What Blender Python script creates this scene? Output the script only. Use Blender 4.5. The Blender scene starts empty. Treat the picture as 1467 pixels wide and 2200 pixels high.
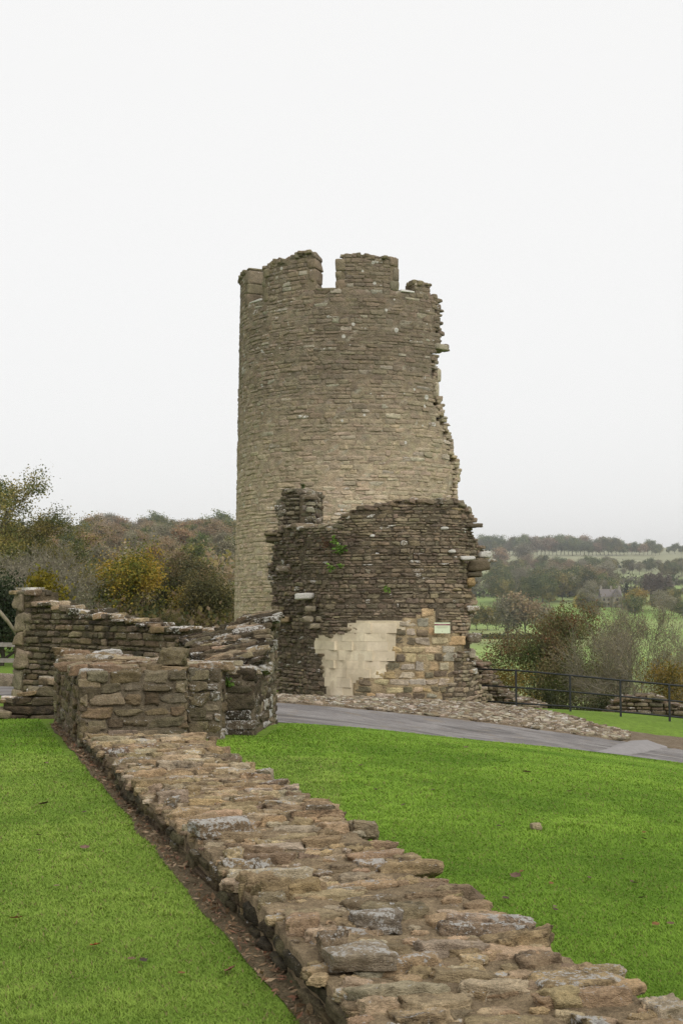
import bpy, math
import numpy as np
from math import radians, sin, cos, tan, atan, pi

rng = np.random.default_rng(11)
U = lambda a, b: float(rng.uniform(a, b))
scene = bpy.context.scene
COL = scene.collection

# ------------------------------------------------------------------ camera
FPX, CX, CY, EYE = 2676.0, 733.5, 1100.0, 1.6
PITCH = atan(188 / FPX)
cam_d = bpy.data.cameras.new('camera')
cam_d.sensor_fit = 'VERTICAL'
cam_d.sensor_height = 22.2
cam_d.sensor_width = 14.8
cam_d.lens = FPX * 22.2 / 2200
cam_d.clip_start, cam_d.clip_end = 0.05, 12000
cam = bpy.data.objects.new('camera', cam_d)
COL.objects.link(cam)
cam.location = (0, 0, EYE)
cam.rotation_euler = (pi / 2 + PITCH, 0, 0)
scene.camera = cam

# ------------------------------------------------------------------ sky and sun (overcast)
SUN_DIR = np.array([0.42, -0.62, 0.66]); SUN_DIR /= np.linalg.norm(SUN_DIR)
SUN_EL = math.asin(SUN_DIR[2]); SUN_AZ = math.atan2(SUN_DIR[0], SUN_DIR[1])
world = bpy.data.worlds.new('World'); scene.world = world
world.use_nodes = True
wt = world.node_tree; wt.nodes.clear()
wo = wt.nodes.new('ShaderNodeOutputWorld'); wb = wt.nodes.new('ShaderNodeBackground')
ws = wt.nodes.new('ShaderNodeTexSky'); ws.sky_type = 'NISHITA'; ws.sun_disc = False
ws.sun_elevation = SUN_EL; ws.sun_rotation = SUN_AZ
wm = wt.nodes.new('ShaderNodeMix'); wm.data_type = 'RGBA'
wm.inputs[0].default_value = 0.95
wt.links.new(ws.outputs[0], wm.inputs[6]); wm.inputs[7].default_value = (9.35, 9.3, 9.2, 1)
wt.links.new(wm.outputs[2], wb.inputs[0]); wb.inputs[1].default_value = 0.074
wt.links.new(wb.outputs[0], wo.inputs[0])
sun_d = bpy.data.lights.new('sun', 'SUN'); sun_d.energy = 1.5; sun_d.angle = radians(50); sun_d.color = (1, .97, .92)
sun = bpy.data.objects.new('sun', sun_d); COL.objects.link(sun)
sun.rotation_euler = (pi / 2 - SUN_EL, 0, math.atan2(SUN_DIR[0], -SUN_DIR[1]))
scene.view_settings.view_transform = 'Standard'
scene.view_settings.look = 'None'
scene.view_settings.exposure = 0.5
scene.view_settings.gamma = 1.0
scene.cycles.use_denoising = True
scene.cycles.denoising_prefilter = 'NONE'

# ------------------------------------------------------------------ photo geometry helpers
def ray(px, py):
    u, v = (px - CX) / FPX, (CY - py) / FPX
    return np.array([u, cos(PITCH) - v * sin(PITCH), sin(PITCH) + v * cos(PITCH)])
def at(px, py, Y):
    d = ray(px, py); t = Y / d[1]
    return np.array([d[0] * t, Y, EYE + d[2] * t])
def atz(px, py, z):
    d = ray(px, py); t = (z - EYE) / d[2]
    return np.array([d[0] * t, d[1] * t, z])
def zat(py, Y): return float(at(CX, py, Y)[2])
def xat(px, Y, z=0.0):
    dep = Y * cos(PITCH) + (z - EYE) * sin(PITCH)
    return (px - CX) / FPX * dep
def proj(P):
    P = np.asarray(P, float); x, y, z = P[..., 0], P[..., 1], P[..., 2] - EYE
    dep = y * cos(PITCH) + z * sin(PITCH); up = -y * sin(PITCH) + z * cos(PITCH)
    return CX + FPX * x / dep, CY - FPX * up / dep
def in_poly(x, y, poly):
    c = False; n = len(poly); j = n - 1
    for i in range(n):
        xi, yi = poly[i]; xj, yj = poly[j]
        if (yi > y) != (yj > y) and x < (xj - xi) * (y - yi) / (yj - yi) + xi: c = not c
        j = i
    return c
def in_poly_np(x, y, poly):
    c = np.zeros(len(x), bool); n = len(poly); j = n - 1
    for i in range(n):
        xi, yi = poly[i]; xj, yj = poly[j]
        if yi != yj:
            k = ((yi > y) != (yj > y)) & (x < (xj - xi) * (y - yi) / (yj - yi) + xi)
            c ^= k
        j = i
    return c
def sstep(a, b, x):
    t = np.clip((np.asarray(x, float) - a) / (b - a), 0, 1); return t * t * (3 - 2 * t)

# ------------------------------------------------------------------ noise
def _hash(i, j, k, s):
    h = (i.astype(np.int64) * 374761393 + j.astype(np.int64) * 668265263 + k.astype(np.int64) * 2147483647 + s * 974711) & 0xFFFFFFFF
    h = ((h ^ (h >> 13)) * 1274126177) & 0xFFFFFFFF
    h = (h ^ (h >> 16)) & 0xFFFFFFFF
    h = (h * 2246822519) & 0xFFFFFFFF
    return ((h ^ (h >> 15)) & 0xFFFFFF) / float(0xFFFFFF)
def vnoise(p, s=0):
    p = np.asarray(p, float); f = np.floor(p); d = p - f; d = d * d * (3 - 2 * d)
    i, j, k = f[..., 0], f[..., 1], f[..., 2]
    r = 0
    for a in (0, 1):
        wa = d[..., 0] if a else 1 - d[..., 0]
        for b in (0, 1):
            wb_ = d[..., 1] if b else 1 - d[..., 1]
            for c in (0, 1):
                wc = d[..., 2] if c else 1 - d[..., 2]
                r = r + wa * wb_ * wc * _hash(i + a, j + b, k + c, s)
    return r * 2 - 1
def fbm(p, o=3, s=0, g=.5):
    r, a, t = 0, 1, 0
    for q in range(o):
        r = r + a * vnoise(p * 2.03 ** q + 7.3 * q, s + q); t += a; a *= g
    return r / t
def n1(x, y, z=0, s=0, o=2): return float(fbm(np.array([[x, y, z]]), o, s)[0])

# ------------------------------------------------------------------ ground height
_cp = []
def cp(px, py, Y): p = at(px, py, Y); _cp.append(p)
for q in [(-.15, 4.77, .14), (-3, 5, .13), (-2.04, 10.4, .13), (-3.5, 15.3, .11), (-4.4, 15.6, .08), (-9, 15, .06), (-9, 5, .1), (0, 0, .12),
          (-7, -5, .1), (7, -5, .08), (1.6, 4.5, .12), (.6, 7, .12), (-.9, 11.0, .13), (6, 5, .03), (5, 12, -.3), (-9, 22, 0), (-12, 30, -.3)]:
    _cp.append(np.array(q, float))
for q in [(445, 1588, 13.5), (590, 1556, 15.7), (600, 1553, 17), (800, 1567, 18.5), (1000, 1588, 20), (1200, 1607, 20.5), (1467, 1640, 21), (1750, 1674, 21.5),
          (600, 1512, 22), (800, 1528, 23), (1000, 1549, 24), (1200, 1575, 24.5), (1467, 1612, 24.8), (1750, 1650, 25),
          (600, 1504, 31), (850, 1504, 29.5), (1000, 1514, 29.8), (1108, 1522, 31), (1224, 1528, 30.6), (1332, 1540, 30.3), (1437, 1550, 30),
          (1700, 1580, 29.5), (1467, 1562, 28), (1200, 1537, 28), (25, 1503, 20), (0, 1478, 25)]:
    cp(*q)
_cp.append(np.array([.4, 38, -1.0])); _cp.append(np.array([-4, 38, -.9]))
_cp = np.array(_cp)
def _phi(d2): return np.where(d2 > 1e-9, d2 * np.log(np.maximum(d2, 1e-9)) * .5, 0)
_n = len(_cp); _K = np.zeros((_n + 3, _n + 3))
_K[:_n, :_n] = _phi(((_cp[:, None, :2] - _cp[None, :, :2]) ** 2).sum(-1)) + np.eye(_n) * .05
_K[:_n, _n] = 1; _K[:_n, _n + 1:] = _cp[:, :2]; _K[_n, :_n] = 1; _K[_n + 1:, :_n] = _cp[:, :2].T
_w = np.linalg.solve(_K, np.concatenate([_cp[:, 2], [0, 0, 0]]))
RP = np.array([(30, -1.5), (34, -2.0), (40, -3.6), (60, -7.5), (100, -12), (160, -14), (440, -14), (520, -11), (600, -7), (700, -2), (800, 4), (1000, 16), (1200, 32), (1400, 50), (1480, 53), (1700, 74), (2600, 80)])
LP = np.array([(30, -.4), (60, -.6), (100, .8), (200, 7), (400, 18), (600, 29.5), (660, 30), (800, 27), (2600, 20)])
def H(x, y):
    x = np.atleast_1d(np.asarray(x, float)); y = np.atleast_1d(np.asarray(y, float)); sh = x.shape
    x = x.ravel(); y = y.ravel()
    r = np.hypot(x, y)
    xc, yc = np.clip(x, -14, 14), np.clip(y, -6, 40)
    near = _w[_n] + _w[_n + 1] * xc + _w[_n + 2] * yc
    for k in range(_n): near = near + _w[k] * _phi((xc - _cp[k, 0]) ** 2 + (yc - _cp[k, 1]) ** 2)
    t = np.where(y > 1, x / np.maximum(y, 1), np.sign(x))
    wr = sstep(-.06, .09, t)
    rr = np.where(y > 0, y, 40)
    far = wr * np.interp(rr, RP[:, 0], RP[:, 1]) + (1 - wr) * np.interp(rr, LP[:, 0], LP[:, 1])
    far = far + 1.2 * sstep(60, 200, r) * np.sin(x * .017 + 1) * np.cos(y * .013) + 3 * sstep(500, 1200, r) * np.sin(x * .006 + .6)
    w = sstep(31.0, 44, y) * (y > 0)
    return (near * (1 - w) + far * w).reshape(sh)
def H1(x, y): return float(H(x, y)[0])
def hit(px, py):
    d = ray(px, py); ts = np.concatenate([np.linspace(2, 45, 900), np.geomspace(45, 2500, 1500)])
    P = d[None] * ts[:, None] + np.array([0, 0, EYE]); k = np.argmax(P[:, 2] < H(P[:, 0], P[:, 1]))
    a, b = ts[max(k - 1, 0)], ts[k]
    for _ in range(18):
        m = (a + b) / 2; q = d * m
        if q[2] + EYE < H1(q[0], q[1]): b = m
        else: a = m
    q = d * b; return np.array([q[0], q[1], q[2] + EYE])

# ------------------------------------------------------------------ object helpers
def tag(o, label=None, cat=None, group=None, kind=None):
    if label: o['label'] = label
    if cat: o['category'] = cat
    if group: o['group'] = group
    if kind: o['kind'] = kind
    return o
def empty(name, loc, label, cat, group=None):
    o = bpy.data.objects.new(name, None); COL.objects.link(o); o.location = loc; o.empty_display_size = .2
    return tag(o, label, cat, group)
def mesh_np(name, V, F, mat, parent=None, smooth=True, attrs=None, origin=None):
    """F: list of integer arrays (n,3) or (n,4); V in world space, shifted to the parent's or given origin."""
    V = np.asarray(V, float)
    if parent is not None: V = V - np.array(parent.location)
    elif origin is not None: V = V - np.array(origin)
    me = bpy.data.meshes.new(name); me.vertices.add(len(V)); me.vertices.foreach_set('co', V.astype(np.float32).ravel())
    F = [np.asarray(f, np.int32) for f in (F if isinstance(F, list) else [F]) if len(f)]
    nl = sum(f.size for f in F); npoly = sum(len(f) for f in F)
    me.loops.add(nl); me.polygons.add(npoly)
    me.loops.foreach_set('vertex_index', np.concatenate([f.ravel() for f in F]))
    cnt = np.concatenate([np.full(len(f), f.shape[1], np.int32) for f in F])
    st = np.concatenate([[0], np.cumsum(cnt)[:-1]]).astype(np.int32)
    me.polygons.foreach_set('loop_start', st)
    me.polygons.foreach_set('use_smooth', np.full(npoly, bool(smooth)))
    for k, a in (attrs or {}).items():
        a = np.asarray(a, np.float32)
        if a.shape[1] == 3: a = np.concatenate([a, np.ones((len(a), 1), np.float32)], 1)
        at_ = me.attributes.new(k, 'FLOAT_COLOR', 'POINT'); at_.data.foreach_set('color', a.ravel())
    me.update(calc_edges=True)
    if mat: me.materials.append(mat)
    o = bpy.data.objects.new(name, me); COL.objects.link(o)
    if parent is not None: o.parent = parent
    elif origin is not None: o.location = origin
    return o
def copy_tree(o, parent=None):
    c = o.copy(); COL.objects.link(c)
    if parent is not None: c.parent = parent
    for ch in o.children: copy_tree(ch, c)
    return c
class MB:
    def __init__(s): s.V, s.Q, s.T = [], [], []; s.n = 0
    def add(s, V, Q=(), T=()):
        V = np.asarray(V, float); s.V.append(V)
        if len(Q): s.Q.append(np.asarray(Q) + s.n)
        if len(T): s.T.append(np.asarray(T) + s.n)
        s.n += len(V); return s
    def box(s, c, h, T=(1, 0, 0), N=(0, 1, 0), Z=(0, 0, 1)):
        c, T, N, Z = map(np.array, (c, T, N, Z)); v = []
        for a in (-1, 1):
            for b in (-1, 1):
                for d in (-1, 1): v.append(c + a * h[0] * T + b * h[1] * N + d * h[2] * Z)
        return s.add(v, [(0, 1, 3, 2), (4, 6, 7, 5), (0, 4, 5, 1), (2, 3, 7, 6), (0, 2, 6, 4), (1, 5, 7, 3)])
    def tube(s, pts, rad, k=8, cap=True):
        pts = np.asarray(pts, float); rad = np.broadcast_to(rad, (len(pts),)); v = []
        for i, p in enumerate(pts):
            d = pts[min(i + 1, len(pts) - 1)] - pts[max(i - 1, 0)]; d = d / (np.linalg.norm(d) + 1e-9)
            a = np.cross(d, [0, 0, 1] if abs(d[2]) < .9 else [1, 0, 0]); a /= np.linalg.norm(a); b = np.cross(d, a)
            for q in range(k): v.append(p + rad[i] * (a * cos(2 * pi * q / k) + b * sin(2 * pi * q / k)))
        Q = [(i * k + q, i * k + (q + 1) % k, (i + 1) * k + (q + 1) % k, (i + 1) * k + q) for i in range(len(pts) - 1) for q in range(k)]
        T = []
        if cap:
            v += [pts[0], pts[-1]]; m = len(pts) * k
            T = [(m, (q + 1) % k, q) for q in range(k)] + [(m + 1, m - k + q, m - k + (q + 1) % k) for q in range(k)]
        return s.add(v, Q, T)
    def build(s, name, mat, parent=None, smooth=False, origin=None, tint=None):
        V = np.concatenate(s.V); F = []
        if s.Q: F.append(np.concatenate(s.Q))
        if s.T: F.append(np.concatenate(s.T))
        at_ = {'tint': np.tile(tint, (len(V), 1))} if tint is not None else None
        return mesh_np(name, V, F, mat, parent, smooth, at_, origin)

# ------------------------------------------------------------------ materials
class NT:
    def __init__(s, name):
        s.m = bpy.data.materials.new(name); s.m.use_nodes = True; s.t = s.m.node_tree; s.t.nodes.clear()
        s.out = s.n('ShaderNodeOutputMaterial')
    def n(s, t): return s.t.nodes.new(t)
    def set(s, sock, v):
        if hasattr(v, 'is_output'): s.t.links.new(v, sock)
        elif isinstance(v, (tuple, list)) and len(v) == 3 and sock.type == 'RGBA': sock.default_value = (*v, 1)
        else: sock.default_value = v
    def coord(s, kind='Object'): return s.n('ShaderNodeTexCoord').outputs[kind]
    def attr(s, name, out='Color'):
        a = s.n('ShaderNodeAttribute'); a.attribute_name = name; return a.outputs[out]
    def noise(s, scale, detail=3, rough=.55, vec=None, dist=0):
        a = s.n('ShaderNodeTexNoise'); s.set(a.inputs['Scale'], scale); s.set(a.inputs['Detail'], detail)
        s.set(a.inputs['Roughness'], rough); s.set(a.inputs['Distortion'], dist)
        if vec is not None: s.set(a.inputs['Vector'], vec)
        return a.outputs['Fac']
    def vor(s, scale, vec=None, feat='F1', out='Distance', rnd=1):
        a = s.n('ShaderNodeTexVoronoi'); a.feature = feat; s.set(a.inputs['Scale'], scale); s.set(a.inputs['Randomness'], rnd)
        if vec is not None: s.set(a.inputs['Vector'], vec)
        return a.outputs[out]
    def map(s, v, a, b, c=0, d=1, smooth=False):
        m = s.n('ShaderNodeMapRange'); m.clamp = True
        if smooth: m.interpolation_type = 'SMOOTHSTEP'
        for i, q in zip((0, 1, 2, 3, 4), (v, a, b, c, d)): s.set(m.inputs[i], q)
        return m.outputs[0]
    def math(s, op, a, b=0.0, c=0.0):
        m = s.n('ShaderNodeMath'); m.operation = op; s.set(m.inputs[0], a); s.set(m.inputs[1], b); s.set(m.inputs[2], c); return m.outputs[0]
    def vmul(s, v, k):
        m = s.n('ShaderNodeVectorMath'); m.operation = 'MULTIPLY'; s.set(m.inputs[0], v); m.inputs[1].default_value = k; return m.outputs[0]
    def mix(s, f, a, b, mode='MIX'):
        m = s.n('ShaderNodeMix'); m.data_type = 'RGBA'; m.blend_type = mode
        s.set(m.inputs[0], f); s.set(m.inputs[6], a); s.set(m.inputs[7], b); return m.outputs[2]
    def scale(s, c, f):
        m = s.n('ShaderNodeVectorMath'); m.operation = 'SCALE'; s.set(m.inputs[0], c); s.set(m.inputs[3], f); return m.outputs[0]
    def sep(s, v):
        m = s.n('ShaderNodeSeparateXYZ'); s.set(m.inputs[0], v); return m.outputs
    def bump(s, h, dist, strength=1.0):
        b = s.n('ShaderNodeBump'); s.set(b.inputs['Height'], h); s.set(b.inputs['Distance'], dist); s.set(b.inputs['Strength'], strength); return b.outputs[0]
    def bsdf(s, col, rough=.9, nrm=None, spec=.2, metal=0):
        b = s.n('ShaderNodeBsdfPrincipled'); s.set(b.inputs['Base Color'], col); s.set(b.inputs['Roughness'], rough)
        s.set(b.inputs['Specular IOR Level'], spec); s.set(b.inputs['Metallic'], metal)
        if nrm is not None: s.set(b.inputs['Normal'], nrm)
        s.t.links.new(b.outputs[0], s.out.inputs[0]); return b

def stone_material(name, k=1.0, bump=.012, wscale=1.0, spots=0.0, mott=1.0):
    t = NT(name); v = t.coord('Object'); tint = t.attr('tint'); pr = t.sep(t.attr('prop', 'Vector'))
    vs = t.vmul(v, (1, 1, 2.6))
    a = t.noise(5.5 * k, 6, .68, v); b = t.noise(26 * k, 5, .65, vs); c = t.noise(110 * k, 3, .6, v); d = t.noise(17 * k, 6, .75, v, .5)
    nz = t.math('MAXIMUM', t.sep(t.n('ShaderNodeNewGeometry').outputs['Normal'])[2], 0.0)
    base = t.scale(tint, t.math('MULTIPLY', t.map(a, .28, .72, 1 - .42 * mott, 1 + .42 * mott), t.math('MULTIPLY', t.map(b, .28, .72, .70, 1.30), t.map(c, .25, .75, .86, 1.14))))
    # pale and rusty mineral veins in the stone
    base = t.mix(t.map(t.noise(3.1 * k, 6, .7, vs, .6), .58, .70, 0, .28), base, (.33, .235, .13))
    # ochre and green lichen films
    oc = t.noise(7 * k, 5, .6, t.vmul(v, (1.0, 1.0, 1.3)))
    thr = t.math('MULTIPLY_ADD', pr[2], -.30, .80)
    base = t.mix(t.math('MULTIPLY', t.map(oc, thr, t.math('ADD', thr, .12), 0, 1), .5), base, (.20, .155, .055))
    # black weathering, then crevice darkening painted into the noise pits
    g = t.noise(3.6 * k, 7, .72, v, .3)
    thr = t.math('MULTIPLY_ADD', pr[1], -.46, .80)
    base = t.mix(t.math('MULTIPLY', t.map(g, thr, t.math('ADD', thr, .16), 0, 1), .8), base, (.035, .03, .024))
    base = t.mix(t.map(d, .385, .285, 0, .8), base, (.03, .025, .018))
    # white lichen: patches, small flecks and round spots
    w = t.math('MULTIPLY_ADD', t.noise(12 * k * wscale, 6, .7, v, .4), .55, t.math('MULTIPLY', t.noise(42 * k * wscale, 4, .65, v), .45))
    l = t.math('MULTIPLY_ADD', nz, .12, pr[0])
    thr = t.math('MULTIPLY_ADD', l, -.50, .76)
    base = t.mix(t.map(w, thr, t.math('ADD', thr, .04), 0, .9), base, (.64, .615, .57))
    if spots:
        vo = t.n('ShaderNodeTexVoronoi'); t.set(vo.inputs['Vector'], v); vo.inputs['Scale'].default_value = 3.4
        sel = t.sep(vo.outputs['Color']); lim = t.math('MULTIPLY', t.map(sel[0], 1 - spots, 1, .07, .24), 1.0)
        lim = t.math('MULTIPLY', lim, t.map(t.noise(.42, 3, .5, v), .36, .60, .0, 1.1))
        dd = t.math('MULTIPLY_ADD', t.noise(9, 4, .6, v), .12, vo.outputs['Distance'])
        dd = t.math('SUBTRACT', dd, .055); m = t.math('LESS_THAN', dd, lim); m = t.math('MULTIPLY', m, t.math('GREATER_THAN', sel[0], 1 - spots))
        base = t.mix(t.math('MULTIPLY', m, .8), base, (.60, .575, .53))
    h = t.math('ADD', t.math('MULTIPLY_ADD', a, 1.0, t.math('MULTIPLY', b, .9)), t.math('MULTIPLY_ADD', c, .3, t.math('MULTIPLY', d, .7)))
    t.bsdf(base, .93, t.bump(h, bump / k), .1); return t.m
M_stone = stone_material('weathered limestone', 1.0, .03)
M_near = stone_material('weathered limestone close', 2.6, .085, .6)
M_far = stone_material('weathered limestone of tower', .9, .025, .8, .55, .8)

def leaf_material(name, tr=.25):
    t = NT(name); rnd = t.n('ShaderNodeObjectInfo').outputs['Random']
    c = t.scale(t.attr('tint'), t.map(rnd, 0, 1, .8, 1.22))
    b = t.n('ShaderNodeBsdfPrincipled'); t.set(b.inputs['Base Color'], c); b.inputs['Roughness'].default_value = .7; b.inputs['Specular IOR Level'].default_value = .15
    q = t.n('ShaderNodeBsdfTranslucent'); t.set(q.inputs[0], c); m = t.n('ShaderNodeMixShader'); m.inputs[0].default_value = tr
    t.t.links.new(b.outputs[0], m.inputs[1]); t.t.links.new(q.outputs[0], m.inputs[2]); t.t.links.new(m.outputs[0], t.out.inputs[0]); return t.m
M_leaf = leaf_material('autumn leaves')
M_blade = leaf_material('grass blades', .3)
def plain(name, col, rough=.8, nscale=20, var=.25, bump=0, metal=0, spec=.3):
    t = NT(name); v = t.coord('Object'); a = t.noise(nscale, 4, .6, v)
    t.bsdf(t.scale(col, t.map(a, .25, .75, 1 - var, 1 + var)), rough, t.bump(a, bump) if bump else None, spec, metal); return t.m
M_bark = plain('grey brown bark', (.085, .07, .052), .9, 9, .35, .01)
M_twig = plain('pale grey olive bark', (.21, .185, .135), .9, 9, .3, .01)
M_barkd = plain('dark bark', (.055, .045, .034), .9, 9, .35, .01)
M_rail = plain('black painted steel', (.018, .019, .021), .55, 30, .2, 0, 0, .35)
M_wood = plain('weathered grey timber', (.22, .20, .17), .85, 14, .3, .004)
M_deadleaf = leaf_material('fallen leaf skin', .1)

def ground_material():
    t = NT('short grass turf'); g = t.n('ShaderNodeNewGeometry').outputs['Position']; p = t.sep(g)
    a = t.noise(.9, 5, .6, g); b = t.noise(9, 5, .65, g); c = t.noise(70, 3, .6, g)
    lawn = t.mix(t.map(a, .3, .7), (.145, .245, .03), (.205, .315, .048))
    lawn = t.mix(t.map(b, .35, .7), lawn, (.10, .15, .025))
    lawn = t.scale(lawn, t.map(c, .25, .75, .65, 1.25))
    f = t.noise(.006, 4, .55, g); f2 = t.noise(.03, 4, .6, g)
    field = t.mix(t.map(f, .4, .6), (.225, .345, .085), (.29, .32, .14))
    field = t.scale(field, t.map(f2, .3, .7, .85, 1.12))
    hill = t.scale((.15, .135, .08), t.map(t.noise(.12, 6, .7, g), .3, .7, .7, 1.2))
    field = t.mix(t.map(p[1], 850, 1150), field, t.scale((.30, .30, .185), t.map(f2, .3, .7, .85, 1.1)))
    lf = t.math('MULTIPLY', t.map(p[1], 55.0, 90.0), t.map(t.math('DIVIDE', p[0], t.math('MAXIMUM', p[1], 1.0)), -.07, .02, 1, 0))
    col = t.mix(t.map(p[1], 36, 60), lawn, field); col = t.mix(lf, col, hill)
    h = t.math('ADD', t.math('MULTIPLY', b, .6), t.math('MULTIPLY', c, .5))
    t.bsdf(col, .95, t.bump(h, .03), .08); return t.m
M_ground = ground_material()
def path_material():
    t = NT('worn tarmac'); g = t.n('ShaderNodeNewGeometry').outputs['Position']
    a = t.noise(1.1, 6, .65, g, .5); b = t.noise(14, 4, .65, g); c = t.noise(160, 2, .6, g)
    st = t.noise(1.6, 5, .6, t.vmul(g, (.35, 1.8, 1)), .6)
    col = t.mix(t.map(a, .38, .62), (.15, .138, .133), (.24, .224, .214))
    col = t.scale(col, t.math('MULTIPLY', t.map(b, .25, .75, .8, 1.2), t.map(c, .2, .8, .85, 1.15)))
    col = t.mix(t.map(st, .54, .62, 0, .7), col, (.07, .064, .06))
    col = t.mix(t.map(t.noise(2.3, 5, .6, g), .58, .68, 0, .55), col, (.22, .175, .12))
    t.bsdf(col, .85, t.bump(t.math('ADD', b, c), .006), .25); return t.m
M_path = path_material()
def soil_material(name, c1, c2, sc=1.0):
    t = NT(name); g = t.n('ShaderNodeNewGeometry').outputs['Position']
    a = t.noise(5 * sc, 6, .7, g); b = t.noise(60 * sc, 4, .7, g)
    col = t.scale(t.mix(t.map(a, .3, .7), c1, c2), t.map(b, .25, .75, .6, 1.35))
    t.bsdf(col, .95, t.bump(t.math('ADD', a, b), .03 / sc), .1); return t.m
M_soil = soil_material('dry leafy soil', (.11, .085, .05), (.20, .155, .095))
M_gravel = soil_material('stony gravel', (.16, .12, .08), (.25, .20, .14), .8)

# ------------------------------------------------------------------ stones
def cube_template(n):
    lin = np.linspace(-1, 1, n + 1); lin = .45 * lin + .55 * np.sin(lin * pi / 2); idx = {}; V = []; Q = []
    def vid(p):
        k = tuple(np.round(p, 6))
        if k not in idx: idx[k] = len(V); V.append(p)
        return idx[k]
    for ax in range(3):
        for sg in (-1, 1):
            for i in range(n):
                for j in range(n):
                    q = []
                    for (a, b) in ((i, j), (i + 1, j), (i + 1, j + 1), (i, j + 1)):
                        p = [0, 0, 0]; p[ax] = sg; p[(ax + 1) % 3] = lin[a]; p[(ax + 2) % 3] = lin[b]; q.append(vid(tuple(p)))
                    Q.append(q if sg > 0 else q[::-1])
    return np.array(V), np.array(Q)
_TPL = {}
class Stones:
    strata = 1.8; chips = 4
    def __init__(s): s.c, s.A, s.h, s.t, s.p, s.e = [], [], [], [], [], []
    def add(s, c, T, N, Z, h, tint, prop=(.3, .3, .2), e=8):
        s.c.append(c); s.A.append((T, N, Z)); s.h.append(h); s.t.append(tint); s.p.append(prop); s.e.append(e)
    def mesh(s, n=4, amp=.12, cj=.12, oct_=2, gran=1.0):
        if not s.c: return None
        if n not in _TPL: _TPL[n] = cube_template(n)
        t, Q = _TPL[n]; N = len(s.c); V = len(t)
        c, A, h = np.array(s.c), np.array(s.A, float), np.array(s.h); e = np.array(s.e, float)[:, None, None]
        tt = np.broadcast_to(t[None], (N, V, 3)); at_ = np.abs(tt) + 1e-6
        nr = (at_ ** e).sum(-1, keepdims=True) ** (1 / e); d = tt / nr
        for q in range(s.chips):
            nn = rng.normal(0, 1, (N, 1, 3)); nn /= np.linalg.norm(nn, axis=-1, keepdims=True); lim = np.abs(nn).sum(-1, keepdims=True) * rng.uniform(.62, .95, (N, 1, 1))
            ex = np.maximum((d * nn).sum(-1, keepdims=True) - lim, 0); d = d - nn * ex
        off = rng.uniform(-cj, cj, (N, 8, 3)); J = 0; k = 0
        for a in (-1, 1):
            for b in (-1, 1):
                for g in (-1, 1):
                    w = ((1 + a * d[..., 0]) * (1 + b * d[..., 1]) * (1 + g * d[..., 2]) / 8)[..., None]; J = J + w * off[:, k][:, None]; k += 1
        loc = (d + J) * h[:, None, :]
        hm = np.sort(h, 1)[:, 1]; hmin = h.min(1)
        q = loc * np.array([1, 1, s.strata]) / (hm[:, None, None] * .8 / gran) + rng.uniform(0, 900, (N, 1, 3))
        f = fbm(q.reshape(-1, 3), oct_, 3).reshape(N, V, 1)
        dirn = loc / (np.linalg.norm(loc, axis=-1, keepdims=True) + 1e-9) * .5 + (d ** 3) * .5
        loc = loc + dirn * f * (amp * 2 * hmin)[:, None, None]
        W = c[:, None, :] + np.einsum('nvk,nkj->nvj', loc, A)
        F = (Q[None] + (np.arange(N) * V)[:, None, None]).reshape(-1, 4)
        return W.reshape(-1, 3), F, np.repeat(np.array(s.t), V, 0), np.repeat(np.array(s.p), V, 0)
def masonry_obj(name, parts, mat, parent=None, origin=None, smooth=True):
    """parts: list of (V, F, tint, prop) joined into one mesh."""
    V, F, T, P, n = [], [], [], [], 0
    for q in parts:
        if q is None: continue
        V.append(q[0]); F.append(q[1] + n); T.append(q[2]); P.append(q[3]); n += len(q[0])
    return mesh_np(name, np.concatenate(V), np.concatenate(F), mat, parent, smooth, {'tint': np.concatenate(T), 'prop': np.concatenate(P)}, origin)
Zup = np.array([0, 0, 1.0])
def vary(c, a=.18, hue=.05):
    k = 1 + U(-a, a); return tuple(max(.005, q * k * (1 + U(-hue, hue))) for q in c)
def lerp(a, b, t): return tuple(np.array(a) * (1 - t) + np.array(b) * t)

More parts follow.
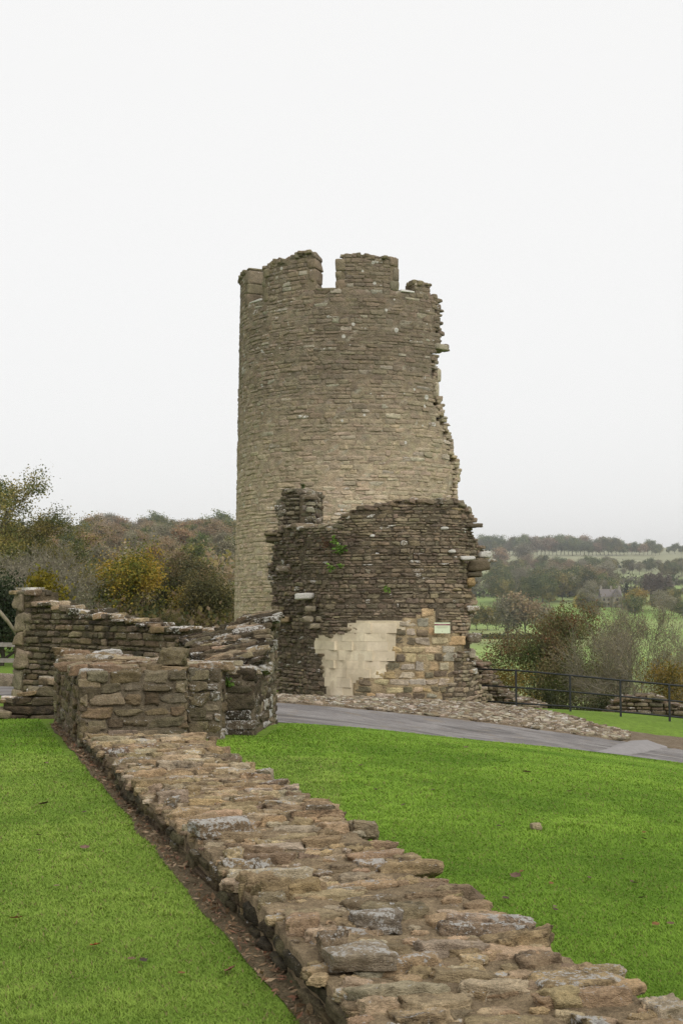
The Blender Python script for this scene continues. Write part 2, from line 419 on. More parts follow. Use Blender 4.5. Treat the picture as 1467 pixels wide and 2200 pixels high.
def poly_path(pts, smooth=0):
    P = np.array(pts, float)
    for _ in range(smooth):
        Q = [P[0]]
        for i in range(len(P) - 1): Q += [P[i] * .75 + P[i + 1] * .25, P[i] * .25 + P[i + 1] * .75]
        P = np.array(Q + [P[-1]])
    seg = np.linalg.norm(np.diff(P, axis=0), axis=1); cum = np.concatenate([[0], np.cumsum(seg)])
    def f(s, z=0):
        i = int(np.clip(np.searchsorted(cum, s) - 1, 0, len(seg) - 1)); u = (s - cum[i]) / seg[i]
        p = P[i] + (P[i + 1] - P[i]) * u; T = (P[i + 1] - P[i]) / seg[i]
        return np.array([p[0], p[1], z]), np.array([T[0], T[1], 0]), np.array([T[1], -T[0], 0])   # outward on the right-hand side
    f.L = cum[-1]; return f
def courses(st, path, s0, s1, z0, z1, hr, lr, keep, tintf, propf, dep=.2, joint=.012, jit=.012, e=(6, 10), rot=.02, zw=.0, big=.06, cap=False):
    z = z0
    while z < z1:
        h = U(*hr)
        if cap and z + h > z1 - .02: h = z1 - z
        s = s0 - U(0, lr[1]) * .6
        while s < s1:
            l = U(*lr) * (1.5 if U(0, 1) < big else 1); m = s + l / 2
            hh = h * (1 + (U(-.25, .12) if zw else 0))
            a_, b_ = max(s, s0), min(s + l, s1)
            if b_ - a_ > .035:
                l_ = b_ - a_; m = (a_ + b_) / 2
                P, T, N = path(m, z + h / 2 + zw * n1(m * .8, z * .3, 0, 5))
                if keep(P, m):
                    r = U(-rot, rot); T2 = T * cos(r) + Zup * sin(r); Z2 = -T * sin(r) + Zup * cos(r)
                    st.add(P - N * (dep / 2 - U(-jit * .35, jit)), T2, N, Z2, (l_ / 2 - joint / 2, dep / 2, hh / 2 - joint / 2), tintf(P), propf(P), U(*e))
            s += l
        z += h
def core_cells(path, s0, s1, ds, z0, z1, dz, T, keep, inset=.05, tint=(.2, .16, .1), prop=(.15, .3, .2)):
    ns, nz = max(1, int(round((s1 - s0) / ds))), max(1, int(round((z1 - z0) / dz)))
    S = np.linspace(s0, s1, ns + 1); Z = np.linspace(z0, z1, nz + 1); M = np.zeros((ns + 2, nz + 2), bool)
    for i in range(ns):
        for j in range(nz):
            m = (S[i] + S[i + 1]) / 2; P, _, _ = path(m, (Z[j] + Z[j + 1]) / 2); M[i + 1, j + 1] = keep(P, m)
    V = []
    for k in (0, 1):
        for i in range(ns + 1):
            for j in range(nz + 1):
                P, _, N = path(S[i], Z[j]); V.append(P - N * (inset if k == 0 else T))
    vid = lambda k, i, j: k * (ns + 1) * (nz + 1) + i * (nz + 1) + j
    F = []; B = []
    for i in range(ns):
        for j in range(nz):
            if not M[i + 1, j + 1]: continue
            F.append((vid(0, i, j), vid(0, i + 1, j), vid(0, i + 1, j + 1), vid(0, i, j + 1)))
            F.append((vid(1, i, j), vid(1, i, j + 1), vid(1, i + 1, j + 1), vid(1, i + 1, j)))
            top, right, left = not M[i + 1, j + 2], not M[i + 2, j + 1], not M[i, j + 1]
            if top: F.append((vid(0, i, j + 1), vid(0, i + 1, j + 1), vid(1, i + 1, j + 1), vid(1, i, j + 1)))
            if right: F.append((vid(0, i + 1, j), vid(1, i + 1, j), vid(1, i + 1, j + 1), vid(0, i + 1, j + 1)))
            if left: F.append((vid(0, i, j), vid(0, i, j + 1), vid(1, i, j + 1), vid(1, i, j)))
            if top or right or left: B.append(((S[i] + S[i + 1]) / 2, (Z[j] + Z[j + 1]) / 2, top, right, left))
    V = np.array(V); V = V + .02 * fbm(V * 4, 2, 9)[:, None] * np.array([1, 1, .6])
    tn = np.array([tint(q) for q in V]) if callable(tint) else np.tile(tint, (len(V), 1))
    return (V, np.array(F), tn, np.tile(prop, (len(V), 1))), B
def edge_rubble(st, path, B, T, tintf, propf, size=(.07, .16), per=.2, flat=.5, ends=True, prob=1.0):
    for (s, z, top, right, left) in B:
        P, Tn, N = path(s, z)
        for k in range(max(1, int(T / per))):
            if not ends and not top: continue
            if U(0, 1) > prob: continue
            d = (k + U(.1, .9)) * per; a = U(-.5, .5); b = U(-.16, .16)
            T2 = Tn * cos(a) + N * sin(a); N2 = np.cross(Zup, T2); T3 = T2 * cos(b) + Zup * sin(b); Z3 = np.cross(T3, N2)
            h = (U(*size), U(*size) * .9, U(*size) * flat)
            off = Tn * ((.03 if right else 0) - (.03 if left else 0)) + Zup * (.02 if top else U(-.03, .03))
            st.add(P - N * min(d, T) + off, T3, N2, Z3, h, tintf(P), propf(P), U(6, 13))
def prism_core(poly, z0, ztop, tint, prop, nsub=10):
    """solid inside of a pier: polygon walls and a fan-gridded top at ztop(x, y)."""
    P = np.array(poly, float); c = P.mean(0); V = []; F = []
    ring = []
    for i in range(len(P)):
        for k in range(nsub): ring.append(P[i] + (P[(i + 1) % len(P)] - P[i]) * k / nsub)
    m = len(ring)
    for p in ring: V.append((p[0], p[1], z0))
    levels = [1, .8, .6, .4, .2, .02]
    for L in levels:
        for p in ring: q = c + (p - c) * L; V.append((q[0], q[1], ztop(q[0], q[1])))
    for L in range(len(levels)):
        for i in range(m): F.append((L * m + i, L * m + (i + 1) % m, (L + 1) * m + (i + 1) % m, (L + 1) * m + i))
    V = np.array(V); return V, np.array(F), np.tile(tint, (len(V), 1)), np.tile(prop, (len(V), 1))
def top_stones(st, poly, ztop, n, size, tintf, propf, thick=(.03, .06), tilt=(0, .1), yaw=(-.3, .3), lift=-.02, e=(7, 14)):
    P = np.array(poly, float); lo, hi = P.min(0), P.max(0); k = 0; tries = 0; placed = []
    while k < n and tries < n * 30:
        tries += 1; x, y = U(lo[0], hi[0]), U(lo[1], hi[1])
        if not in_poly(x, y, [tuple(p) for p in P]): continue
        a, b = U(*size), U(*size) * U(.45, .75)
        if any(abs(x - q[0]) < (a + q[2]) * .72 and abs(y - q[1]) < (b + q[3]) * .72 for q in placed): continue
        placed.append((x, y, a, b)); k += 1
        g = U(*yaw); ti = U(*tilt); tr = U(-.06, .06)
        dzx = (ztop(x + .05, y) - ztop(x - .05, y)) / .1
        T = np.array([cos(g), sin(g), tr + dzx * .6]); T /= np.linalg.norm(T); N = np.array([-sin(g), cos(g), -ti]); N -= T * (N @ T); N /= np.linalg.norm(N)
        Z = np.cross(T, N); h = U(*thick); p = np.array([x, y, ztop(x, y) + lift + U(-.012, .02)])
        st.add(p, T, N, Z, (a, b, h), tintf(p), propf(p), U(*e))

# ------------------------------------------------------------------ setting: ground, path, soil, gravel
def build_ground():
    az = np.concatenate([np.linspace(-pi, -.5, 50)[:-1], np.linspace(-.5, .5, 230), np.linspace(.5, pi, 50)[1:]])
    rr = np.concatenate([np.geomspace(.4, 60, 240), np.geomspace(60, 1900, 150)[1:]])
    A, R = np.meshgrid(az[:-1], rr); X, Y = R * np.sin(A), R * np.cos(A); Zh = H(X, Y)
    V = np.concatenate([np.stack([X, Y, Zh], -1).reshape(-1, 3), [[0, 0, H1(0, 0)]]]); n = len(az) - 1; m = len(rr)
    i, j = np.meshgrid(np.arange(m - 1), np.arange(n), indexing='ij')
    Q = np.stack([i * n + j, i * n + (j + 1) % n, (i + 1) * n + (j + 1) % n, (i + 1) * n + j], -1).reshape(-1, 4)[:, ::-1]
    k = np.arange(n); T = np.stack([np.full(n, len(V) - 1), (k + 1) % n, k], -1)[:, ::-1]
    tag(mesh_np('ground', V, [Q, T], M_ground), kind='structure')
build_ground()
def strip_sheet(name, near, far, mat, lift, nu=160, nv=26, edge=.05, kind='structure'):
    near, far = np.array(near, float), np.array(far, float)
    def res(P, n):
        d = np.concatenate([[0], np.cumsum(np.linalg.norm(np.diff(P, axis=0), axis=1))]); t = np.linspace(0, d[-1], n)
        return np.stack([np.interp(t, d, P[:, 0]), np.interp(t, d, P[:, 1])], -1)
    a, b = res(near, nu), res(far, nu)
    wob = edge * fbm(np.stack([np.arange(nu) * .35, np.zeros(nu), np.zeros(nu)], -1), 3, 21); a = a.copy(); a[:, 1] += wob
    wob = edge * fbm(np.stack([np.arange(nu) * .35, np.zeros(nu) + 9, np.zeros(nu)], -1), 3, 22); b = b.copy(); b[:, 1] += wob
    v = np.linspace(0, 1, nv)[None, :, None]; G = a[:, None] * (1 - v) + b[:, None] * v
    z = H(G[..., 0], G[..., 1]); lf = lift * np.minimum(1, np.minimum(np.arange(nv), np.arange(nv)[::-1]) * .6 + .25)[None]
    V = np.concatenate([G, (z + lf)[..., None]], -1).reshape(-1, 3)
    i, j = np.meshgrid(np.arange(nu - 1), np.arange(nv - 1), indexing='ij')
    Q = np.stack([i * nv + j, (i + 1) * nv + j, (i + 1) * nv + j + 1, i * nv + j + 1], -1).reshape(-1, 4)
    return tag(mesh_np(name, V, Q, mat), kind=kind)
def pxy(px, Y): return (xat(px, Y, H1(xat(px, Y), Y)), Y)
PATH_NEAR = [(-12, 21.6), (-5.6, 20.9), (-2.2, 18.0)] + [pxy(600, 17), pxy(700, 17.8), pxy(800, 18.5), pxy(1000, 20), pxy(1200, 20.5), pxy(1467, 21), pxy(1900, 21.4)]
PATH_FAR = [(-12, 26), (-5.2, 25.6), (-2.6, 23.5)] + [pxy(600, 22), pxy(800, 23), pxy(1000, 24), pxy(1200, 24.5), pxy(1467, 24.8), pxy(1900, 25)]
strip_sheet('path', PATH_NEAR, PATH_FAR, M_path, .03, 420, 26, .11)
BANK_FAR = [pxy(560, 31), pxy(690, 30.3), pxy(850, 29.9), pxy(1000, 30.2), pxy(1060, 30.6), pxy(1140, 29.3), pxy(1260, 26.9), pxy(1340, 26.2), pxy(1467, 26.3), pxy(1800, 26.6)]
strip_sheet('gravel_bank', [(-2.6, 23.45)] + [pxy(600, 21.95), pxy(800, 22.95), pxy(1000, 23.95), pxy(1200, 24.45), pxy(1467, 24.75), pxy(1800, 24.95)], BANK_FAR, M_gravel, .045, 150, 40, .15)

# ------------------------------------------------------------------ low foreground wall
WZ = .30
WL0, WL1 = atz(742, 2149, WZ), atz(177, 1575, WZ)
WR0, WR1 = atz(1467, 2200, WZ), atz(440, 1600, WZ)
def line_at(a, b, Y): t = (Y - a[1]) / (b[1] - a[1]); return a[0] + (b[0] - a[0]) * t
Y0W, Y1W = .6, 12.3
def wl(Y): return line_at(WL0, WL1, Y) + .035 * n1(Y * 1.3, 3, 0, 31)
def wr(Y): return line_at(WR0, WR1, Y) + .05 * n1(Y * 1.6, 8, 0, 32)
def wtop(x, y): return WZ + .028 * n1(x * 1.1, y * .7, 0, 33) + .012 * n1(x * 4, y * 4, 0, 34)
WDIR = np.array([WL1[0] - WL0[0], WL1[1] - WL0[1], 0]); WDIR /= np.linalg.norm(WDIR)
WACR = np.array([WDIR[1], -WDIR[0], 0])       # to the right across the wall
low_wall = empty('stone_wall', (line_at(WL0, WL1, 6) + .5, 6, 0), 'long low ruined stone wall running across the lawn from the foreground', 'wall')
def build_low_wall():
    st, sf = Stones(), Stones()
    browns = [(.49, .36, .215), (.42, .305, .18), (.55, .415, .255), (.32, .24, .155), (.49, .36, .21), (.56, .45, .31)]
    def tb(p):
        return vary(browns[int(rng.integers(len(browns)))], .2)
    def pb(p): return (U(.05, .4), U(.1, .62), U(.1, .55))
    # top slabs, row by row
    y = Y0W
    while y < Y1W - .12:
        dp = U(.085, .19)
        yl = y; x = wl(y) - .01; xe = wr(y) + .02; x += U(0, .1)
        while x < xe - .08:
            l = U(.09, .34) * (1.1 if y < 6 else 1)
            if x + l > xe + .08: l = max(.12, xe - x)
            cx = x + l / 2; cy = y + dp / 2 + (cx - wl(y)) * .24 + U(-.085, .085)
            if U(0, 1) > .16 and Y0W < cy < Y1W:
                g = U(-.28, .14) - .07; a1 = U(-.07, .07); a2 = U(.04, .24)
                T = WACR * cos(g) + WDIR * sin(g) + Zup * a1; T /= np.linalg.norm(T)
                N = -WACR * sin(g) + WDIR * cos(g) - Zup * a2; N -= T * (N @ T); N /= np.linalg.norm(N); Z = np.cross(T, N)
                th = U(.028, .05); edge = 1 if (x < wl(y) + .06) else 0
                if edge: th *= 1.25
                c = np.array([cx, cy, wtop(cx, cy) - th * .72 + U(-.016, .02) + .016 * edge])
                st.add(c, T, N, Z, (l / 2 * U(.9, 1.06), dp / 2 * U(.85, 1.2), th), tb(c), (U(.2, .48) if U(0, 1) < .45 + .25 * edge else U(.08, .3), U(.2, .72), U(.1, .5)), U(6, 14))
            x += l + U(.0, .03)
        y += dp + U(-.01, .02)
    # little packing stones pressed into the mortar between the slabs
    for _ in range(1000):
        y = Y0W + (Y1W - Y0W) * U(0, 1) ** 1.3; x = U(wl(y), wr(y)); s = U(.008, .04); g = U(-.8, .8)
        T = WACR * cos(g) + WDIR * sin(g); N = np.cross(Zup, T)
        p = np.array([x, y, wtop(x, y) - .012]); st.add(p, T, N, Zup, (s * U(1, 1.7), s, s * .6), tb(p), pb(p), 5)
    # side faces
    def face(side):
        pts = [((wl if side < 0 else wr)(yy) + (-.0 if side < 0 else .0), yy) for yy in (np.linspace(Y1W, Y0W, 60) if side < 0 else np.linspace(Y0W, Y1W, 60))]
        return poly_path(pts)
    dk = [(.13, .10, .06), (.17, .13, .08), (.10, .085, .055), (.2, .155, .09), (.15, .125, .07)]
    for side in (-1, 1):
        f = face(side)
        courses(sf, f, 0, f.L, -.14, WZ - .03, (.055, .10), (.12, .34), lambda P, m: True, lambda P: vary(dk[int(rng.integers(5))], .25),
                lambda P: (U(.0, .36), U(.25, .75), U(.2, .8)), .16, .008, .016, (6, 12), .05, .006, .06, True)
    # bed of mortar between the slabs
    nu, nv = 480, 46; yy = np.linspace(Y0W, Y1W, nu); V = []
    for q in yy:
        a, b = wl(q) + .02, wr(q) - .02
        V.append(np.stack([np.linspace(a, b, nv), np.full(nv, q), np.zeros(nv)], -1))
    V = np.array(V).reshape(-1, 3)
    base = WZ + .028 * fbm(np.stack([V[:, 0] * 1.1, V[:, 1] * .7, V[:, 2]], -1), 2, 33) + .012 * fbm(V * 4, 2, 34)
    V[:, 2] = base - .009 + .026 * fbm(V * np.array([8, 11, 1]), 4, 41) + .006 * fbm(V * 45, 2, 42)
    i, j = np.meshgrid(np.arange(nu - 1), np.arange(nv - 1), indexing='ij')
    Q = np.stack([i * nv + j, i * nv + j + 1, (i + 1) * nv + j + 1, (i + 1) * nv + j], -1).reshape(-1, 4)
    # skirt of the core
    n0 = len(V); sk = []; Fs = []
    for k, q in enumerate(yy):
        sk += [(wl(q) + .02, q, -.2), (wr(q) - .02, q, -.2)]
    sk = np.array(sk)
    for k in range(nu - 1):
        Fs.append((k * nv, (k + 1) * nv, n0 + 2 * (k + 1), n0 + 2 * k)); Fs.append(((k + 1) * nv + nv - 1, k * nv + nv - 1, n0 + 2 * k + 1, n0 + 2 * k + 3))
    V = np.concatenate([V, sk]); tn = np.tile((.33, .25, .155), (len(V), 1)); tn[:n0] *= (1 + .25 * fbm(V[:n0] * 3, 3, 44))[:, None]
    bed = (V, np.concatenate([Q, Fs]), tn, np.tile((.16, .42, .35), (len(V), 1)))
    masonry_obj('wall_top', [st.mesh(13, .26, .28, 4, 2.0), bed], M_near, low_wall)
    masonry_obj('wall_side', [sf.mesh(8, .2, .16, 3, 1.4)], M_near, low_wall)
    # two singular slabs on the near left edge
    def single(name, px, py, z, h, yaw, tint, prop, label):
        s = Stones(); c = atz(px, py, z); T = WACR * cos(yaw) + WDIR * sin(yaw); N = np.cross(Zup, T); s.add(c, T, N, Zup, h, tint, prop, 9)
        o = masonry_obj(name, [s.mesh(18, .2, .28, 4, 1.6)], M_near, low_wall); o['label'] = label
    single('coping_stone', 466, 1780, WZ + .05, (.165, .085, .05), .12, (.30, .22, .14), (.52, .3, .1), 'lumpy coping stone splashed with white lichen')
    single('coping_stone', 648, 1908, WZ + .015, (.085, .05, .03), .05, (.42, .31, .165), (.0, .0, .1), 'clean honey coloured squared coping stone')
    single('coping_stone', 760, 2062, WZ + .03, (.12, .085, .04), -.05, (.38, .31, .22), (.40, .2, .2), 'flat coping stone greyed all over with lichen')
    single('coping_stone', 810, 1976, WZ + .035, (.10, .06, .035), -.35, (.3, .25, .19), (.45, .3, .1), 'tilted ribbed coping stone')
build_low_wall()
# soil beside the wall
ys = np.linspace(14.9, .6, 90)
def wbase(Y): return line_at(WL0, WL1, Y) if Y < 12.3 else line_at(at(172, 1560, 12.3), at(117, 1550, 15.3), Y)
strip_sheet('soil_strip', [(wbase(q) - .09 - .035 * n1(q * 2, 0, 0, 51), q) for q in ys], [(wbase(q) + .12, q) for q in ys], M_soil, .025, 260, 10, .0)

# ------------------------------------------------------------------ block and stepped pier at the far end of the low wall
GREYS = [(.25, .20, .13), (.19, .155, .10), (.30, .24, .15), (.16, .13, .085), (.27, .225, .155), (.22, .17, .10)]
DARKS = [(.115, .09, .06), (.09, .073, .05), (.15, .12, .08), (.13, .10, .065), (.18, .145, .095)]
TOPS = [(.34, .255, .16), (.38, .30, .20), (.29, .21, .125), (.26, .185, .105)]
pick = lambda L: L[int(rng.integers(len(L)))]
def pier(name, polyL, z0, ztop, label, cat, faces, tints=GREYS, prop=lambda P: (U(0, .4), U(.2, .6), U(.1, .5)), hr=(.09, .17), lr=(.16, .42), ntop=60, tops=TOPS, topsize=(.1, .22), n=7, parent=None, extra=None, mat=None, topprop=None, toptilt=(0, .12)):
    c = np.mean(np.array(polyL), 0)
    root = parent or empty(name, (c[0], c[1], z0 + .1), label, cat)
    st, tp = Stones(), Stones(); P = [tuple(p) for p in polyL]
    for i in faces:
        a, b = np.array(P[i]), np.array(P[(i + 1) % len(P)]); f = poly_path([a, b])
        courses(st, f, 0, f.L, z0, 4, hr, lr, lambda Q, m: Q[2] < ztop(Q[0], Q[1]) - .02, lambda Q: vary(pick(tints), .22), prop, .22, .008, .02, (6, 13), .05, .015)
    ctr = np.mean(np.array(P), 0); Pi = [tuple(ctr + (np.array(q) - ctr) * .86) for q in P]
    top_stones(tp, Pi, ztop, ntop, topsize, lambda p: vary(pick(tops), .2), topprop or (lambda p: (U(.1, .5), U(.05, .4), U(.1, .4))), (.03, .055), toptilt)
    if extra: extra(st, tp)
    pc = np.array(P); cc = pc.mean(0); pin = cc + (pc - cc) * .984
    core = prism_core(pin, z0, lambda x, y: ztop(x, y) - .025, (.19, .155, .105), (.1, .4, .3))
    masonry_obj('pier_face', [st.mesh(n, .2, .2, 3, 1.5), core], mat or M_stone, root)
    masonry_obj('pier_top', [tp.mesh(n + 2, .22, .3, 3, 1.6)], mat or M_stone, root)
    return root
FL, FR = at(172, 1440, 12.3)[:2], at(400, 1438, 12.6)[:2]
BL, BR = at(120, 1411, 15.3)[:2], at(395, 1405, 14.6)[:2]
def zblock(x, y): return .885 + .045 * n1(x * 1.7, y * 1.2, 0, 61) + .05 * float(sstep(13.6, 14.6, y)) * float(sstep(-2.2, -3.0, x))
def block_extra(st, tp):
    c = at(369, 1419, 12.95); T = np.array([1, .02, 0]); T /= np.linalg.norm(T); N = np.cross(Zup, T)
    tp.add(np.array([c[0], 12.95, 1.0]), T, N, Zup, (.14, .16, .085), (.22, .18, .11), (.15, .3, .85), 16)
    for (px, py) in ((142, 1418), (240, 1398), (225, 1402), (196, 1440)):
        c = at(px, py, 12.5 if py > 1430 else 14.6); tp.add(np.array([c[0], c[1], c[2] - .02]), T, N, Zup, (.13, .09, .035), (.36, .3, .22), (.62, .1, .1), 6)
pier('stone_block', [FL, FR, BR, BL], -.05, zblock, 'squat square block of masonry closing the far end of the low wall', 'masonry block', [0, 1, 3], ntop=90, n=9, extra=block_extra,
     prop=lambda P: (U(0, .35), U(.15, .5), U(.1, .5) + .55 * float(sstep(-2.15, -2.55, P[0]))), hr=(.075, .14), lr=(.13, .36), mat=M_near)
# stepped pier with a lower front and a sloping ruined top
A0, A1 = at(402, 1588, 13.4)[:2], at(474, 1588, 13.5)[:2]
B0, B1 = at(478, 1578, 14.0)[:2], at(546, 1578, 14.0)[:2]
C1, C2 = at(594, 1554, 15.9)[:2], at(486, 1560, 16.4)[:2]
C3 = at(400, 1500, 15.9)[:2]
def zstep(x, y):
    r = float(sstep(14.15, 15.7, y)); k = float(sstep(-1.75, -.95, x + (y - 15.5) * .06))
    z = .86 + r * (.24 + .27 * k)
    return z + .03 * n1(x * 3, y * 3, 0, 62)
stp = empty('stepped_pier', (-1.3, 14.6, 0.05), 'taller stepped stone pier with sloping slabbed top beside the squat block', 'pier')
dkp = lambda P: (U(0, .45), U(.3, .75), U(.1, .5))
pier('', [A0, A1, (A1[0] + .03, 14.7), (A0[0] - .02, 14.6)], -.05, lambda x, y: .895 + .03 * n1(x * 3, y * 2, 0, 63), '', '', [0, 1, 3], tints=GREYS, prop=lambda P: (U(.1, .55), U(.2, .6), U(.2, .7)), ntop=14, n=8, parent=stp, mat=M_near, lr=(.12, .26))
pier('', [B0, B1, (B1[0] + .06, 14.75), (B0[0], 14.75)], -.05, lambda x, y: .80 + .03 * n1(x * 3, y * 2, 0, 64), '', '', [0, 1, 3], tints=DARKS, prop=dkp, ntop=10, n=8, parent=stp, mat=M_near, hr=(.10, .22), lr=(.25, .6),
     topprop=lambda p: (U(.45, .6), .2, .2))
def slope_extra(st, tp):
    # long tilted slabs like stairs of stone
    for _ in range(210):
        y = U(14.3, 16.0); x = U(C3[0] - .1, C1[0] + .02); 
        if not in_poly(x, y, [tuple(q) for q in SLP]): continue
        a = U(.08, .18); g = U(-.2, .25); b = U(-.36, -.08); T = np.array([cos(g), sin(g), -b * .9]); T /= np.linalg.norm(T)
        N = np.array([-sin(g), cos(g), -.1]); N -= T * (N @ T); N /= np.linalg.norm(N); Z = np.cross(T, N)
        p = np.array([x, y, zstep(x, y) + U(-.01, .05)]); tp.add(p, T, N, Z, (a, U(.05, .10), U(.02, .04)), vary(pick(DARKS + TOPS[:2]), .25), (U(.2, .55) if U(0, 1) < .4 else U(0, .25), U(.2, .7), U(.1, .4)), U(5, 10))
    for k in range(3):
        p = at(545 + k * 22, 1334, 15.6); tp.add(np.array([p[0], p[1], 1.33]), (1, 0, 0), (0, 1, 0), Zup, (.075, .2, .07), (.22, .18, .11), (.4, .3, .6), 7)
SLP = [at(436, 1560, 14.45)[:2], at(548, 1560, 14.3)[:2], C1, C2, C3]
pier('', SLP, -.05, zstep, '', '', [0, 1, 2, 3, 4], tints=DARKS + GREYS[:2], prop=lambda P: (U(.1, .4), U(.3, .75), U(.1, .5)), ntop=50, n=8, parent=stp, mat=M_near, extra=slope_extra, tops=DARKS + TOPS[:2], hr=(.08, .16), lr=(.12, .34))
# right-hand end of the pier in front of the path (quoins)
def quoin_strip():
    st = Stones(); a, b = np.array(at(548, 1575, 14.15)[:2]), np.array(C1); f = poly_path([a, b])
    courses(st, f, 0, f.L, -.05, 1.5, (.1, .19), (.14, .34), lambda Q, m: Q[2] < zstep(Q[0] - .05, Q[1]) - .02, lambda Q: vary(pick(GREYS + [(.33, .24, .12)]), .2), lambda P: (U(.15, .65), U(.2, .7), U(.2, .6)), .14, .014, .018, (4, 8), .04, .01)
    masonry_obj('pier_end', [st.mesh(8, .12, .12, 3)], M_near, stp)
quoin_strip()

# ------------------------------------------------------------------ back wall with quoined end
bw_a, bw_b = at(24, 1500, 20.0)[:2], at(520, 1500, 16.9)[:2]
bwp = poly_path([bw_a, bw_b])
BWT = np.array([(20, 1265), (72, 1267), (73, 1291), (112, 1294), (114, 1301), (150, 1310), (200, 1314), (240, 1320), (245, 1331), (300, 1333), (322, 1336), (326, 1346), (362, 1352), (452, 1352), (460, 1372), (520, 1380)], float)
def build_back_wall():
    root = empty('ruined_wall', (bw_a[0] + .5, bw_a[1] - .1, 0), 'blackened ruined wall sloping down from a squared end behind the stone block', 'wall')
    def keep(P, m):
        px, py = proj(P); return py > np.interp(px, BWT[:, 0], BWT[:, 1]) + 4 and m >= 0
    tint = lambda P: vary(lerp(pick(DARKS), pick(GREYS), float(np.clip(.35 + .5 * n1(P[0] * 1.2, P[2] * 1.6, 0, 71) + .35 * (1 - P[2]) * .6, 0, 1))), .25)
    prop = lambda P: (U(.0, .38), U(.3, .85), U(.1, .4))
    st = Stones(); courses(st, bwp, .30, bwp.L, -.15, 2.2, (.055, .12), (.08, .32), keep, tint, prop, .2, .010, .018, (7, 13), .05, .015)
    z = -.12; k = 0
    while z < 1.78:
        h = U(.2, .36); w = (.30 if k % 2 else .46) * U(.85, 1.15); h = min(h, 1.80 - z)
        P, T, N = bwp(w / 2, z + h / 2)
        st.add(P - N * .17, T, N, Zup, (w / 2 - .008, .18, h / 2 - .008), vary((.27, .225, .15), .12), (.2 if z < 1.5 else .55, .2, .15), 11); z += h; k += 1
    core, B = core_cells(bwp, .04, bwp.L, .12, -.15, 1.9, .06, .5, lambda P, m: keep(P, m), .03, (.12, .095, .06), (.1, .4, .2))
    eb = Stones(); edge_rubble(eb, bwp, [q for q in B if q[2]], .5, lambda P: vary(pick(TOPS + DARKS), .25), lambda P: (U(.15, .5), U(.1, .6), U(.1, .5)), (.06, .16), .17, .34)
    masonry_obj('wall_face', [st.mesh(6, .15, .16, 3), core], M_stone, root); masonry_obj('wall_top', [eb.mesh(6, .15, .2, 3)], M_stone, root)
build_back_wall()
# low stepped stub at the left edge
def build_stub():
    a, b = at(-260, 1550, 16.2)[:2], at(122, 1550, 16.0)[:2]; f = poly_path([a, b]); T0 = np.array([(-300, 1540), (8, 1527), (10, 1503), (58, 1501), (62, 1484), (84, 1480), (86, 1464), (130, 1458)], float)
    root = empty('stepped_kerb_wall', (a[0] + 2, a[1] + .2, 0), 'low stepped stub of dark stonework at the left edge behind the lawn', 'wall')
    keep = lambda P, m: proj(P)[1] > np.interp(proj(P)[0], T0[:, 0], T0[:, 1]) + 3
    tint = lambda P: vary(pick(DARKS), .25); st = Stones()
    courses(st, f, 0, f.L, -.2, .9, (.09, .16), (.18, .5), keep, tint, lambda P: (U(0, .4), U(.4, .85), U(.1, .4)), .22, .010, .02, (7, 13), .05, .01)
    core, B = core_cells(f, 0, f.L, .1, -.2, .8, .05, .5, keep, .06, (.1, .08, .05), (.1, .4, .2))
    eb = Stones(); edge_rubble(eb, f, [q for q in B if q[2]], .5, lambda P: vary(pick(TOPS + GREYS), .2), lambda P: (U(.15, .5), U(.1, .4), U(.1, .4)), (.07, .16), .2, .36)
    masonry_obj('wall_face', [st.mesh(6, .15, .16, 3), core], M_stone, root); masonry_obj('wall_top', [eb.mesh(6, .15, .2, 3)], M_stone, root)
build_stub()

# ------------------------------------------------------------------ round tower
TY, TR = 38.0, 3.5
TXc = xat(760, TY, 5)
tower = empty('round_tower', (TXc, TY, -1.2), 'tall round stone tower with broken battlements and a ragged right edge', 'tower')
def tpath(s, z):
    th = s / TR; R = TR + .0125 * (10.3 - z); n = np.array([sin(th), -cos(th), 0])
    return np.array([TXc, TY, 0]) + R * n + np.array([0, 0, z]), np.array([cos(th), sin(th), 0]), n
RX = np.array([(500, 880), (600, 918), (612, 932), (640, 938), (690, 945), (720, 943), (738, 946), (746, 957), (752, 956), (756, 932), (784, 932), (788, 936), (850, 937), (868, 941), (885, 948), (920, 955), (950, 966), (975, 969), (1000, 978), (1020, 980), (1045, 974), (1075, 974), (1400, 974)], float)
SILL = 10.33
def tower_keep(P, m):
    px, py = proj(P)
    if m > 0 and px > np.interp(py, RX[:, 0], RX[:, 1]) - 6 + 6 * n1(py * .16, 2, 0, 81): return False
    return P[2] < SILL + .015
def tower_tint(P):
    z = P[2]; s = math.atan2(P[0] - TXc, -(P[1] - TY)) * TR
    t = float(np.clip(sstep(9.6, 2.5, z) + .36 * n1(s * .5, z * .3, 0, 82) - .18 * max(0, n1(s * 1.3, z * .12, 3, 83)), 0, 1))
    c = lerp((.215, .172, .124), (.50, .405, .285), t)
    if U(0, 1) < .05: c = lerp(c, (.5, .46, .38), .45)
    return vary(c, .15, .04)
def tower_prop(P):
    z = P[2]; up = float(sstep(3, 9.5, z)); left = float(sstep(.6, -2.6, P[0] - TXc))
    l = U(0, .2) + .08 * up + .14 * up * left
    if U(0, 1) < .03: l = U(.35, .5)
    return (l, U(.05, .3) + .28 * up, U(.1, .45))
TH0, TH1 = radians(-112), radians(64)
